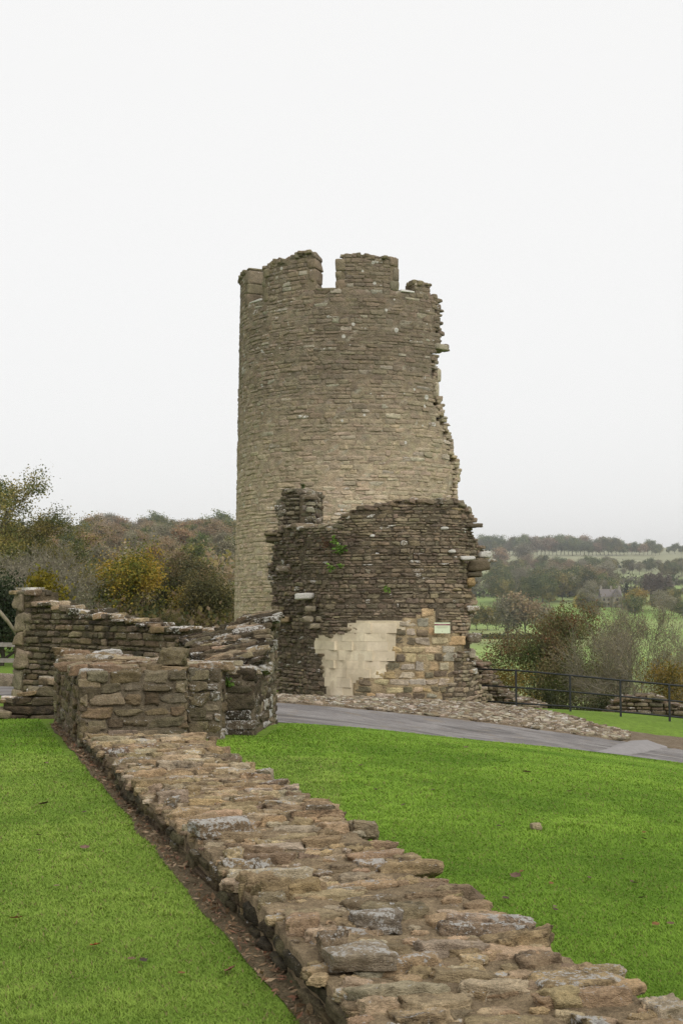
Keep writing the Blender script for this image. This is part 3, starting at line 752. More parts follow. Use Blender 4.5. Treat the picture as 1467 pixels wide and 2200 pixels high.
def build_tower():
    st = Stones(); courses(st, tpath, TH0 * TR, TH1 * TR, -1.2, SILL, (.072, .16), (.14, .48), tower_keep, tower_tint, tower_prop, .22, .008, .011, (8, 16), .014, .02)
    # stones left sticking out of the torn edge
    for py in range(612, 1075, 7):
        px = np.interp(py, RX[:, 0], RX[:, 1]); th = math.asin(min(.97, (px - 760) / 250)) ; z = zat(py, TY - TR * cos(th)); P, T, N = tpath(th * TR - U(.08, .26), z)
        if z > SILL: continue
        for d in (0, .24, .5, .76):
            l = U(.07, .17); q = U(-.2, .2); T2 = T * cos(q) + N * sin(q)
            st.add(P - N * (d + .1) - T * (.12 * d + U(0, .08)), T2, np.cross(Zup, T2), Zup, (l, .13, U(.035, .075)), tower_tint(P), tower_prop(P), U(4, 8))
    core, B = core_cells(tpath, TH0 * TR, TH1 * TR, .14, -1.2, SILL - .02, .11, 1.0, tower_keep, .005, lambda q: tuple(.92 * v for v in tower_tint(q)), (.05, .25, .4))
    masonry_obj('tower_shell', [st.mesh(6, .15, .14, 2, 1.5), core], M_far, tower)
    # pale jamb of a lost window and one long projecting block on the torn edge
    jb = Stones()
    for (py0, py1, dx) in ((788, 818, 1), (820, 852, -4)):
        z0, z1 = zat(py1, 35.3), zat(py0, 35.3); th = math.asin((930 + dx - 760) / 250); P, T, N = tpath(th * TR, (z0 + z1) / 2)
        jb.add(P - N * .2, T, N, Zup, (.085, .24, (z1 - z0) / 2), (.44, .38, .28), (.1, .05, .1), 10)
    o = masonry_obj('window_jamb', [jb.mesh(6, .05, .05, 2)], M_far, tower); o['label'] = 'pale dressed jamb stones of a lost window'
    pb = Stones(); th = math.asin((938 - 760) / 250); P, T, N = tpath(th * TR, zat(744, 35.4)); pb.add(P - N * .12 + T * .0, T, N, Zup, (.27, .2, .09), (.33, .29, .22), (.3, .2, .2), 7)
    masonry_obj('projecting_stone', [pb.mesh(8, .14, .15, 3)], M_far, tower)
    # sill slabs whitened by lichen in two of the crenels
    for a, b, l in ((538, 567, 1.0), (681, 720, .15), (852, 882, .75)):
        t0, t1 = [math.asin(max(-.99, (q - 760) / 250)) for q in (a, b)]; P, T, N = tpath((t0 + t1) / 2 * TR, SILL); sl = Stones()
        sl.add(P - N * .27, T, N, Zup, ((t1 - t0) * TR / 2, .3, .04), (.24, .2, .14), (l, .2, .3), 8)
        masonry_obj('crenel_sill', [sl.mesh(7, .1, .1, 3)], M_far, tower)
    # merlons
    def merlon(px0, px1, top, th=None, quoin=True, label=None):
        t0, t1 = th if th else [math.asin((q - 760) / 250) for q in (px0, px1)]
        s0, s1 = t0 * TR, t1 * TR; st = Stones(); zt = lambda m: top(m) if callable(top) else top
        kp = lambda P, m: P[2] < zt(m) - .03 and s0 <= m <= s1
        q0, q1 = (.26, .26) if quoin else (0, 0)
        courses(st, tpath, s0 + q0, s1 - q1, SILL - .05, 12, (.09, .15), (.14, .36), kp, tower_tint, tower_prop, .2, .010, .008, (9, 16), .02, .01)
        if quoin:
            for side, s in ((1, s0), (-1, s1)):
                z = SILL - U(.03, .12); k = 0
                while z < zt(s) - .06:
                    h = min(U(.24, .42), zt(s) - z); w = (.2 if k % 2 else .31) * U(.9, 1.1); P, T, N = tpath(s + side * w / 2, z + h / 2)
                    st.add(P - N * .28, T, N, Zup, (w / 2 - .004, .30, h / 2 - .006), vary((.23, .19, .13), .12), (.3, .3, .5), 12); z += h; k += 1
        core, B = core_cells(tpath, s0 + .03, s1 - .03, .1, SILL, 11.8, .05, .55, kp, .014, (.21, .17, .115), (.05, .3, .4))
        eb = Stones(); edge_rubble(eb, tpath, [q for q in B if q[2] and (s0 + .22 < q[0] < s1 - .22 or not quoin)], .55, lambda P: vary((.22, .18, .12), .2), lambda P: (U(.1, .4), U(.1, .5), U(.2, .7)), (.06, .17), .2, .5)
        o = masonry_obj('merlon', [st.mesh(5, .09, .07, 2), core, eb.mesh(5, .15, .2, 2)], M_far, tower)
        if label: o['label'] = label
    a = TR
    merlon(0, 0, lambda m: 11.38 + .1 * n1(m * 3, 0, 0, 84), (radians(-104), math.asin((537 - 760) / 250)), label='leftmost merlon seen edge on')
    merlon(567, 681, lambda m: 11.34 + .10 * float(sstep(-2.5, -1.6, m)) + .05 * n1(m * 4, 1, 0, 85), label='wide merlon with a hollowed top')
    merlon(720, 850, lambda m: 11.18 + .12 * float(sstep(-.38, -.3, m)) + .05 * n1(m * 4, 2, 0, 86), label='tallest merlon right of the open crenel')
    merlon(882, 916, lambda m: 10.64, quoin=False, label='stub of a broken merlon on the right')
build_tower()

# ------------------------------------------------------------------ dark ruined bastion in front of the tower
bpts = [(at(572, 1400, 33.2)[:2]), (at(600, 1400, 32.4)[:2]), (at(688, 1400, 30.3)[:2]), (at(760, 1400, 29.7)[:2]), (at(850, 1400, 29.5)[:2]), (at(940, 1400, 29.6)[:2]), (at(1002, 1400, 29.9)[:2]), (at(1066, 1400, 32.2)[:2])]
bpath = poly_path(bpts, 1)
BT = np.array([(560, 1150), (574, 1142), (600, 1136), (604, 1126), (700, 1128), (722, 1130), (728, 1120), (735, 1105), (775, 1090), (830, 1077), (880, 1070), (940, 1068), (990, 1070), (993, 1085), (1010, 1086), (1012, 1102), (1018, 1128), (1040, 1180), (1080, 1190)], float)
BLX = np.array([(1100, 600), (1135, 590), (1140, 574), (1163, 575), (1168, 588), (1210, 586), (1222, 577), (1240, 584), (1262, 592), (1290, 590), (1318, 592), (1330, 598), (1550, 599)], float)
BRX = np.array([(1060, 990), (1085, 1004), (1100, 1012), (1125, 1014), (1130, 1016), (1150, 1014), (1172, 1026), (1185, 1045), (1215, 1050), (1228, 1030), (1240, 1018), (1262, 1012), (1290, 1016), (1318, 1018), (1330, 1008), (1365, 1008), (1400, 1014), (1440, 1020), (1470, 1032), (1495, 1048), (1515, 1064), (1600, 1075)], float)
ASHLAR = [(762, 1330), (866, 1330), (868, 1352), (850, 1358), (848, 1395), (835, 1402), (830, 1440), (822, 1450), (775, 1455), (757, 1475), (755, 1512), (690, 1512), (702, 1482), (692, 1450), (694, 1407), (678, 1402), (676, 1368), (768, 1366)]
TANB = [(866, 1330), (935, 1312), (938, 1356), (985, 1362), (1000, 1376), (996, 1398), (962, 1400), (978, 1424), (976, 1466), (948, 1480), (948, 1514), (755, 1514), (757, 1475), (775, 1455), (822, 1450), (830, 1440), (835, 1402), (848, 1395), (850, 1358), (868, 1352)]
def bkeep(P, m):
    px, py = proj(P); w = 4 * n1(px * .09, py * .12, 0, 91)
    return py > np.interp(px, BT[:, 0], BT[:, 1]) + 4 + w * .6 and np.interp(py, BLX[:, 0], BLX[:, 1]) + w < px < np.interp(py, BRX[:, 0], BRX[:, 1]) + w
def btint(P):
    px, py = proj(P); low = float(sstep(1250, 1420, py)); rgt = float(sstep(760, 960, px))
    t = np.clip(.30 + .55 * n1(px * .014, py * .03, 0, 92) + .42 * low * rgt + .18 * float(sstep(970, 1010, px)) + U(-.22, .22) - .12 * float(sstep(720, 640, px)), 0, 1)
    c = lerp((.155, .122, .086), (.325, .26, .178), float(t))
    if U(0, 1) < .025: c = lerp(c, (.34, .27, .16), .6)
    return vary(c, .2, .05)
def bprop(P):
    l = U(0, .26)
    if U(0, 1) < .04: l = U(.35, .5)
    return (l + .06, U(.2, .7), U(.0, .4))
bast = empty('ruined_gatehouse', (at(850, 1500, 30.3)[0], 30.6, -.9), 'dark broken curved stone wall with a pale repaired patch in front of the tower', 'ruined wall')
def build_bastion():
    st = Stones()
    inA = lambda P: in_poly(*[float(q) for q in proj(P)], ASHLAR); inT = lambda P: in_poly(*[float(q) for q in proj(P)], TANB)
    sL = 2.35       # arc length of the torn left return
    courses(st, bpath, sL, bpath.L, -1.15, 5, (.05, .125), (.08, .34), lambda P, m: bkeep(P, m) and not inA(P) and not inT(P), btint, bprop, .22, .007, .022, (5, 12), .06, .03)
    courses(st, bpath, 0, sL, -1.15, 5, (.06, .13), (.09, .3), lambda P, m: bkeep(P, m), btint, bprop, .3, .010, .07, (6, 12), .09, .02)
    core, B = core_cells(bpath, 0, bpath.L, .1, -1.15, 4.6, .08, 1.3, bkeep, .016, (.12, .097, .068), (.05, .35, .2))
    masonry_obj('wall_face', [st.mesh(7, .24, .24, 3, 1.5), core], M_stone, bast)
    eb = Stones(); edge_rubble(eb, bpath, B, 1.25, btint, lambda P: (U(.1, .55) if U(0, 1) < .5 else .05, U(.1, .5), U(.1, .6)), (.06, .17), .21, .42)
    # blocks thrusting out of the torn right edge and left return
    def jut(px, py, Y, h, tint, prop=(.3, .3, .3), yaw=0, tl=0):
        p = at(px, py, Y); T = np.array([cos(yaw), sin(yaw), tl]); T /= np.linalg.norm(T); N = np.cross(Zup, T); N /= np.linalg.norm(N); eb.add(p, T, N, np.cross(T, N), h, tint, prop, 5 if prop[0] < 1 else 2.6)
    jut(1018, 1129, 30.2, (.21, .12, .055), (.15, .12, .085), (.1, .4, .1)); jut(1042, 1192, 30.5, (.16, .15, .075), (.25, .2, .14), (.7, .2, .3)); jut(1050, 1205, 30.6, (.19, .1, .035), (.25, .21, .15), (.5, .2, .3))
    jut(1028, 1214, 30.3, (.27, .25, .13), (.15, .12, .08), (.05, .35, .2)); jut(1018, 1235, 30.3, (.2, .2, .06), (.13, .11, .075)); jut(1005, 1199, 29.9, (.2, .12, .05), (.17, .14, .1), (.75, .3, .1))
    jut(1010, 1250, 30.2, (.1, .12, .1), (.38, .27, .14), (0, 0, .3)); jut(1014, 1308, 30.2, (.16, .14, .07), (.3, .25, .17), (.5, .1, .2)); jut(1017, 1370, 30.0, (.17, .14, .11), (.19, .16, .11), (.4, .3, .2))
    jut(1013, 1405, 30.3, (.09, .1, .1), (.45, .4, .3), (.2, .1, .1)); jut(594, 1159, 32.7, (.28, .2, .07), (.15, .12, .08), (.1, .35, .3)); jut(590, 1148, 32.6, (.24, .2, .05), (.17, .14, .085), (.2, .3, .5))
    jut(607, 1330, 31.9, (.2, .2, .08), (.36, .27, .16), (.3, .1, .3)); jut(598, 1318, 32, (.14, .2, .1), (.33, .25, .15), (.1, .1, .3)); jut(612, 1222, 31.9, (.25, .15, .08), (.2, .165, .12), (.35, .3, .2))
    for (px, py) in ((690, 1330), (678, 1345), (662, 1330), (668, 1308)): jut(px, py, 30.5, (.14, .1, .07), (.27, .23, .16), (.3, .2, .1))
    # pale lichen-covered blocks and plates in the face
    for (px, py, w, h) in ((955, 1135, .10, .035), (868, 1167, .075, .045), (800, 1151, .06, .035), (970, 1185, .09, .035), (810, 1190, .05, .03), (877, 1217, .055, .035), (876, 1153, .035, .02)):
        Yf = 29.62 if px < 900 else 29.68; jut(px, py, Yf - .0, (w, .05, h), (.4, .37, .3), (1.0, 0, 0))
    masonry_obj('broken_edge', [eb.mesh(6, .17, .2, 3)], M_stone, bast)
    wl_ = Stones(); p = at(656, 1281, 30.75); T = np.array([.9, -.35, 0.03]); T /= np.linalg.norm(T); wl_.add(p, T, np.cross(Zup, T), Zup, (.24, .16, .075), (.3, .25, .18), (1.0, .2, .1), 5)
    o = masonry_obj('jutting_stone', [wl_.mesh(10, .15, .15, 3)], M_stone, bast); o['label'] = 'jutting stone whitened with lichen'
    # smooth repaired ashlar
    pa = Stones(); pa.chips = 0; ptint = lambda P: vary((.70, .61, .45), .05, .015)
    courses(pa, bpath, sL, bpath.L, -1.12, 2, (.19, .25), (.32, .62), lambda P, m: inA(P), ptint, lambda P: (.0, .18, .15), .2, .006, .0008, (400, 401), .0, 0, 0)
    pcore, _ = core_cells(bpath, sL, bpath.L, .08, -1.12, 1.4, .075, .3, lambda P, m: inA(P), .006, (.58, .50, .36), (0, .1, .1))
    o = masonry_obj('repair_patch', [pa.mesh(1, .0, .004, 1), pcore], M_smooth, bast, smooth=False); o['label'] = 'smooth pale cream repaired masonry'
    tb = Stones(); TAN = [(.50, .37, .20), (.54, .44, .27), (.43, .32, .175), (.36, .32, .25), (.22, .18, .12), (.18, .15, .10), (.46, .40, .30)]
    courses(tb, bpath, sL, bpath.L, -1.12, 2, (.15, .26), (.2, .46), lambda P, m: inT(P), lambda P: vary(pick(TAN), .15), lambda P: (U(0, .3), U(.0, .45), U(.1, .4)), .2, .010, .014, (7, 13), .02, .02)
    tcore, _ = core_cells(bpath, sL, bpath.L, .08, -1.12, 1.4, .075, .3, lambda P, m: inT(P), .012, (.36, .28, .17), (.1, .2, .2))
    o = masonry_obj('block_facing', [tb.mesh(7, .14, .12, 3, 1.4), tcore], M_stone, bast); o['label'] = 'honey and grey squared facing blocks'
    # stub of a pillar standing on the left shoulder
    ps = Stones(); a = [at(q, 1100, y)[:2] for q, y in ((598, 32.6), (668, 32.2), (677, 33.1), (604, 33.6))]
    ptop = np.array([(590, 1090), (600, 1076), (608, 1066), (613, 1048), (640, 1046), (650, 1054), (668, 1056), (674, 1072), (690, 1080)], float)
    kp = lambda P, m: proj(P)[1] > np.interp(proj(P)[0], ptop[:, 0], ptop[:, 1]) + 3
    cores = []; eb2 = Stones()
    gr = [(.19, .165, .115), (.15, .125, .085), (.24, .21, .155), (.12, .10, .07)]
    for i in range(2):
        f = poly_path([a[i], a[i + 1]]); courses(ps, f, 0, f.L, 2.9, 4.7, (.08, .17), (.14, .4), kp, lambda P: vary(pick(gr), .2), lambda P: (U(.05, .4), U(.2, .5), U(.2, .7)), .25, .014, .03, (3.3, 6.5), .06, .01)
        c, Bq = core_cells(f, .03, f.L - .02, .1, 2.9, 4.6, .07, .75 if i == 0 else .3, kp, .06, (.13, .105, .07), (.2, .3, .4)); cores.append(c)
        if i == 0: edge_rubble(eb2, f, Bq, .7, lambda P: vary(pick(gr), .2), lambda P: (U(.2, .45), .2, U(.3, .9)), (.06, .15), .2, .5)
    masonry_obj('pillar_stub', [ps.mesh(6, .16, .16, 3), eb2.mesh(6, .16, .2, 3)] + cores, M_stone, bast)
t = NT('smooth cream ashlar'); v = t.coord('Object'); a = t.noise(1.3, 5, .6, v, .6); b = t.noise(22, 4, .6, v)
c = t.scale(t.attr('tint'), t.map(b, .25, .75, .93, 1.06)); c = t.mix(t.map(a, .42, .62, 0, .75), c, (.47, .40, .285)); c = t.mix(t.map(t.noise(2.2, 6, .7, t.vmul(v, (1, 1, .45))), .60, .74, 0, .55), c, (.33, .30, .22))
t.bsdf(c, .9, t.bump(b, .004), .15); M_smooth = t.m
build_bastion()
exec_later = []

# ------------------------------------------------------------------ information sign on the wall
def build_sign():
    c = at(949.5, 1349, 29.50); w, h = 33.5 * 29.5 / FPX / 2, 23 * 29.5 / FPX / 2
    root = empty('information_sign', c, 'small pale green information sign with a maroon band fixed to the stone wall', 'sign')
    cr, mar, tx = plain('cream green enamel', (.62, .68, .48), .5, 3, .03), plain('maroon enamel', (.20, .045, .075), .5, 3, .05), plain('olive print', (.44, .46, .33), .6, 3, .03)
    MB().box(c, (w, .012, h)).build('panel', cr, root)
    MB().box(c + np.array([0, -.0135, h * .60]), (w * .985, .0015, h * .13)).build('title_band', mar, root)
    for r, (z, hw) in enumerate(((.26, .70), (.12, .74), (-.02, .56))):
        x = -hw; b = MB()
        while x < hw:
            l = min(U(.07, .17), hw - x)
            if l > .02: b.box(c + np.array([(x + l / 2) * w, -.0133, z * h]), (l * w / 2, .0012, h * .035))
            x += l + .035
        b.build('printed_line', tx, root)
    MB().box(c + np.array([0, -.0133, -.62 * h]), (.06 * w, .0012, h * .07)).build('emblem', tx, root)
    b = MB(); x = -.5
    while x < .5:
        l = U(.06, .12); b.box(c + np.array([(x + l / 2) * w, -.0158, h * .60]), (l * w / 2, .0008, h * .045)); x += l + .03
    b.build('title_text', plain('pale print', (.45, .3, .3), .6, 3, .03), root)
build_sign()

# ------------------------------------------------------------------ rubble: gravel stones and low ruins behind the railing
def build_gravel():
    st = Stones(); far = np.array(BANK_FAR); k = 0
    while k < 11000:
        px = U(590, 1345); Ya = float(np.interp(px, [600, 800, 1000, 1200, 1467], [22, 23, 24, 24.5, 24.8])) + .05
        Yb = float(np.interp(px, [560, 690, 850, 1000, 1060, 1140, 1260, 1340], [31, 30.2, 29.8, 30.1, 30.4, 29.2, 26.8, 26.1]))
        Y = Ya + (Yb - Ya) * U(0, 1) ** 1.1; x = xat(px, Y, -1); k += 1
        d = U(0, 1) ** 5 * .065 + .013; g = U(-1, 1); T = np.array([cos(g), sin(g), U(-.3, .3)]); T /= np.linalg.norm(T); N = np.cross(Zup, T); N /= np.linalg.norm(N)
        st.add(np.array([x, Y, H1(x, Y) + .04]), T, N, np.cross(T, N), (d * U(.9, 1.6), d, d * U(.28, .55)), vary(pick([(.25, .20, .135), (.30, .25, .18), (.21, .16, .105), (.38, .33, .25), (.16, .125, .085)]), .2), (U(0, .45), U(0, .3), U(0, .3)), U(4, 9))
    tag(masonry_obj('gravel', [st.mesh(3, .25, .34, 2)], M_stone), 'loose stony rubble banked between the path and the dark wall', 'gravel', kind='stuff')
build_gravel()
def ruin(name, pts, top, z0, label, T=.8, hr=(.08, .14)):
    f = poly_path([at(p, 1500, y)[:2] for p, y in pts]); top = np.array(top, float)
    root = empty(name, (f(f.L / 2)[0][0], f(f.L / 2)[0][1], z0), label, 'ruined wall')
    keep = lambda P, m: proj(P)[1] > np.interp(proj(P)[0], top[:, 0], top[:, 1]) + 2 + 3 * n1(proj(P)[0] * .1, 0, 0, 93)
    tint = lambda P: vary(pick([(.19, .14, .095), (.15, .115, .075), (.22, .17, .115), (.13, .105, .07)]), .22); st = Stones()
    courses(st, f, 0, f.L, z0, 1, hr, (.14, .4), keep, tint, lambda P: (U(0, .45), U(.1, .5), U(.1, .5)), .25, .014, .04, (3.3, 6.5), .05, .015)
    core, B = core_cells(f, 0, f.L, .11, z0, 1, .07, T, keep, .08, (.14, .105, .065), (.1, .3, .3)); eb = Stones()
    edge_rubble(eb, f, B, T, tint, lambda P: (U(.05, .4), U(.1, .5), U(.1, .5)), (.06, .15), .2, .4)
    masonry_obj('wall_face', [st.mesh(5, .16, .16, 2), core], M_stone, root); masonry_obj('wall_top', [eb.mesh(5, .16, .2, 2)], M_stone, root)
ruin('ruined_wall', [(1004, 33.4), (1150, 32.6)], [(1000, 1418), (1024, 1426), (1042, 1455), (1066, 1482), (1092, 1498), (1112, 1503), (1130, 1508), (1150, 1516)], -2.2, 'ruined wall footing sloping down beside the right edge of the dark wall')
ruin('ruined_wall', [(1255, 34), (1600, 33)], [(1250, 1545), (1300, 1534), (1318, 1516), (1338, 1496), (1398, 1494), (1418, 1506), (1440, 1514), (1600, 1521)], -2.8, 'low mound of ruined brown masonry behind the right end of the railing')

# ------------------------------------------------------------------ railing
def build_railing():
    top = [(1022, 1437, 31.6), (1108, 1440.5, 31.0), (1224, 1451, 30.6), (1332, 1461.5, 30.3), (1437, 1471, 30.0), (1545, 1482, 29.7), (1660, 1493, 29.4)]
    mid = [1472, 1477, 1486, 1496, 1505, 1515, 1526]; low = [1505, 1511, 1518, 1529, 1539, 1550, 1560]; foot = [1512, 1523, 1529, 1541, 1551, 1562, 1573]
    root = empty('metal_railing', at(1224, 1529, 30.6), 'black metal three rail railing along the grass edge right of the tower', 'railing')
    for k, (nm, ys_) in enumerate((('top_rail', [q[1] for q in top]), ('middle_rail', mid), ('bottom_rail', low))):
        MB().tube([at(q[0], y, q[2]) for q, y in zip(top, ys_)], .022 if k == 0 else .020, 8).build(nm, M_rail, root, True)
    for q, fy in list(zip(top, foot))[1:]:
        a, b = at(q[0], q[1], q[2]), at(q[0], fy + 4, q[2]); MB().box((a + b) / 2, (.022, .022, (a[2] - b[2]) / 2)).build('post', M_rail, root)
build_railing()

# ------------------------------------------------------------------ timber rail fence and kerb log at the far left
def build_fence():
    root = empty('timber_fence', at(-60, 1470, 27), 'grey timber two rail fence at the far left behind the road', 'fence')
    for py, nm in ((1386, 'rail'), (1420, 'rail')):
        a, b = at(-330, py - 6, 27), at(80, py, 27.4); d = (b - a) / np.linalg.norm(b - a); N = np.cross(Zup, d); MB().box((a + b) / 2, (np.linalg.norm(b - a) / 2, .03, .045), d, N / np.linalg.norm(N), np.cross(d, N)).build(nm, M_wood, root)
    for px in (-300, -120, 70):
        a, b = at(px, 1372, 27.45), at(px, 1485, 27.45); MB().box((a + b) / 2, (.06, .05, (a[2] - b[2]) / 2)).build('post', M_wood, root)
    st = Stones(); 
    for px in (-170, -90, -10, 70):
        p = at(px, 1463, 26.4); st.add(p, (1, 0, 0), (0, 1, 0), Zup, (.42, .2, .16), vary((.2, .165, .12), .15), (.3, .4, .3), 6)
    r2 = masonry_obj('kerb_wall', [st.mesh(7, .12, .12, 3)], M_stone, None, tuple(at(-50, 1475, 26.4))); tag(r2, 'low row of large kerb stones below the timber fence', 'kerb')
build_fence()

# ------------------------------------------------------------------ trees
def branches(seed, height, r0, levels=4, nch=(3, 5), spread=.6, lenf=.68, lift=.12, base=.25, wob=.12, rmin=.035):
    """returns list of polylines (pts, radii) and tip points."""
    g = np.random.default_rng(seed); out = []; tips = []
    def grow(p, d, L, r, lev):
        n = 4 if lev < 2 else 3; pts = [p]; rad = [r]; dd = d
        for i in range(n):
            dd = dd + g.normal(0, wob, 3) + np.array([0, 0, lift * (.5 if lev == 0 else 1)]); dd = dd / np.linalg.norm(dd); pts.append(pts[-1] + dd * L / n); rad.append(r * (1 - .62 * (i + 1) / n))
        out.append((np.array(pts), np.array(rad)))
        if lev >= levels: tips.extend(pts[1:]); return
        m = int(g.integers(nch[0], nch[1] + 1)) + (2 if lev == 0 else 0)
        for c in range(m):
            u = (base + (1 - base) * (c + g.uniform(.2, .9)) / m) if lev == 0 else g.uniform(.25, 1)
            q = u * n; i = min(int(q), n - 1); pp = pts[i] + (pts[i + 1] - pts[i]) * (q - i); ax = pts[i + 1] - pts[i]; ax = ax / np.linalg.norm(ax)
            a = g.uniform(0, 2 * pi) if lev else c * 2.4 + g.uniform(-.4, .4); s = np.cross(ax, [cos(a), sin(a), .3]); s /= np.linalg.norm(s) + 1e-9; k = spread * g.uniform(.7, 1.35)
            grow(pp, ax * cos(k) + s * sin(k), L * lenf * g.uniform(.7, 1.1) * (1.15 - .4 * u if lev == 0 else 1), max(rad[i] * .62, r0 * rmin), lev + 1)
        tips.append(pts[-1])
    grow(np.zeros(3), np.array([0, 0, 1.0]), height * .62, r0, 0)
    return out, np.array(tips)
def tube_mesh(polys, k=4):
    mb = MB()
    for pts, rad in polys: mb.tube(pts, rad, 6 if rad[0] > .06 else (k if rad[0] > .02 else 3), False)
    return mb
def leaf_cloud(pts, n, spread, size, pal, seed, flat=.7, shade=None):
    """n leaf quads scattered about random points; colour follows clump, not light."""
    g = np.random.default_rng(seed); idx = g.integers(0, len(pts), n); c = pts[idx] + g.normal(0, 1, (n, 3)) * np.array([spread, spread, spread * flat])
    d = g.normal(0, 1, (n, 3)); d /= np.linalg.norm(d, axis=1, keepdims=True); e = np.cross(d, g.normal(0, 1, (n, 3))); e /= np.linalg.norm(e, axis=1, keepdims=True)
    s = size * g.uniform(.6, 1.4, (n, 1)); a, b = d * s, e * s * .62
    V = np.stack([c - a, c + b, c + a, c - b], 1).reshape(-1, 3); Q = np.arange(n * 4).reshape(-1, 4)
    pal = np.array(pal); f = np.clip((fbm(c / max(spread * 2.2, .05) + seed, 2, seed % 97) * 1.2 + .5) * (len(pal) - 1) + g.normal(0, .5, n), 0, len(pal) - 1)
    i = f.astype(int); j = np.minimum(i + 1, len(pal) - 1); t = (f - i)[:, None]; col = (pal[i] * (1 - t) + pal[j] * t) * g.uniform(.75, 1.25, (n, 1))
    return V, Q, np.repeat(col, 4, 0)
def make_tree(name, seed, height, r0, pal, nleaf, leaf, spread, bark=M_bark, levels=3, sp=.6, lenf=.68, lift=.12, base=.25, nch=(3, 5), flat=.7, wob=.12, rmin=.035):
    root = bpy.data.objects.new(name, None); COL.objects.link(root); root.empty_display_size = .2
    pl, tips = branches(seed, height, r0, levels, nch, sp, lenf, lift, base, wob, rmin)
    tips = tips[tips[:, 2] > height * .12]
    top = tips[:, 2].max(); k = height / max(top, .1)
    tips = tips * np.array([1, 1, k]); pl = [(p * np.array([1, 1, k]), r) for p, r in pl]
    tube_mesh(pl).build('trunk', bark, root, True)
    if nleaf:
        V, Q, c = leaf_cloud(tips, nleaf, spread, leaf, pal, seed, flat); mesh_np('crown', V, Q, M_leaf, root, False, {'tint': c})
    return root
used = set()
def put(src, x, y, s=1.0, rz=None, label='', cat='tree', group=None, z=None, sz=None):
    o = src if src.name not in used else copy_tree(src)
    used.add(src.name); used.add(o.name)
    o.location = (x, y, (H1(x, y) if z is None else z) - .1 * s); o.scale = (s, s, sz or s); o.rotation_euler = (0, 0, U(0, 6.28) if rz is None else rz)
    for k in ('group',):
        if k in o: del o[k]
    return tag(o, label, cat, group)
def putp(src, px, Y, s=1.0, **k): return put(src, xat(px, Y, 0), Y, s, **k)
OL = [(.045, .055, .018), (.075, .08, .025), (.12, .10, .03), (.16, .13, .04)]
GR = [(.035, .05, .015), (.055, .075, .022), (.085, .10, .03), (.11, .11, .035)]
YE = [(.06, .075, .012), (.12, .12, .018), (.22, .17, .025), (.29, .19, .03)]
RU = [(.10, .08, .045), (.145, .10, .055), (.185, .11, .06), (.17, .135, .075)]
GY = [(.10, .095, .065), (.14, .125, .085), (.17, .15, .10), (.12, .12, .07)]
DG = [(.02, .033, .014), (.035, .05, .02), (.05, .065, .028)]
BR = [(.13, .095, .055), (.17, .12, .07), (.2, .15, .09), (.11, .1, .06)]
HW = [(.07, .085, .025), (.12, .11, .035), (.2, .10, .035), (.26, .075, .035)]

# --- near trees on the left
t = make_tree('leaning_oak_tree', 5, 8.6, .2, [tuple(1.8 * q for q in c) for c in OL], 22000, .055, .27, levels=4, sp=.7, base=.2); putp(t, -34, 56, .93, rz=1.0, label='tall thin crowned olive tree at the left edge of the photo', cat='tree')
putp(t, 14, 60, 1.0, sz=.80, rz=2.2, label='broad olive tree filling the left edge below the taller sparse crown', cat='tree'); putp(t, 92, 62, .72, sz=.70, rz=4.0, label='olive tree sloping down right of the broad one at the left edge', cat='tree'); putp(t, 72, 64, .6, sz=.62, rz=3.0, label='smaller olive brown tree behind the squared wall end, left of the yellow tree', cat='tree'); putp(t, 150, 70, .55, sz=.6, rz=5.0, label='small olive brown tree touching the left side of the yellow tree', cat='tree')
t = make_tree('maple_tree', 9, 6.4, .16, [tuple(1.5 * q for q in c) for c in YE], 26000, .06, .36, levels=4, sp=.85, base=.12, lenf=.72, nch=(4, 6)); putp(t, 272, 58, .93, sz=.80, rz=.4, label='golden yellow autumn tree rising behind the ruined left wall', cat='tree')
t = make_tree('bare_shrub', 13, 4.2, .07, [tuple(1.3 * q for q in c) for c in GY], 5000, .04, .3, M_twig, levels=5, sp=.62, base=.05, lenf=.74, nch=(4, 6), wob=.22, rmin=.11)
for px, Y, s, l in ((110, 46, 1.0, 'grey bare twiggy shrub just behind the squared wall end'), (165, 48, .62, 'grey bare twiggy shrub in front of the yellow tree on its left'), (35, 50, 1.15, 'grey bare twiggy shrub under the thin olive tree at the left edge')): putp(t, px, Y, s, label=l, cat='shrub', group='bare shrubs behind the left wall')
t = make_tree('ivy_bush', 17, 3.3, .09, DG, 9000, .06, .3, M_barkd, 4, .8, base=.05); putp(t, 5, 40, .9, label='dark ivy green bush behind the timber fence', cat='bush')
t = make_tree('hedge_shrub', 19, 3.2, .06, [(.07, .07, .03), (.12, .105, .04), (.16, .13, .05), (.14, .10, .05)], 15000, .045, .3, levels=4, sp=.6, base=.05, wob=.2)
for px, Y, s, l in ((395, 60, 1.15, 'olive brown shrub between the yellow tree and the tower, the one nearer the yellow tree'), (455, 56, 1.05, 'olive brown shrub close against the left foot of the tower'), (362, 50, .5, 'olive brown shrub low below the right side of the yellow tree'), (150, 44, .6, 'small olive shrub peeping over the sloping ruined wall'), (425, 74, 1.35, 'tall olive shrub behind the pair left of the tower foot')): putp(t, px, Y, s, label=l, cat='shrub', group='olive shrubs behind the left wall')
t = make_tree('round_bush', 23, .9, .03, [(.13, .11, .012), (.17, .13, .015), (.1, .1, .012)], 1500, .035, .1, levels=3, sp=.8, base=.05); putp(t, 83, 23, 1.0, z=zat(1318, 23), label='small rounded yellow green bush beside the top of the squared wall end', cat='bush')
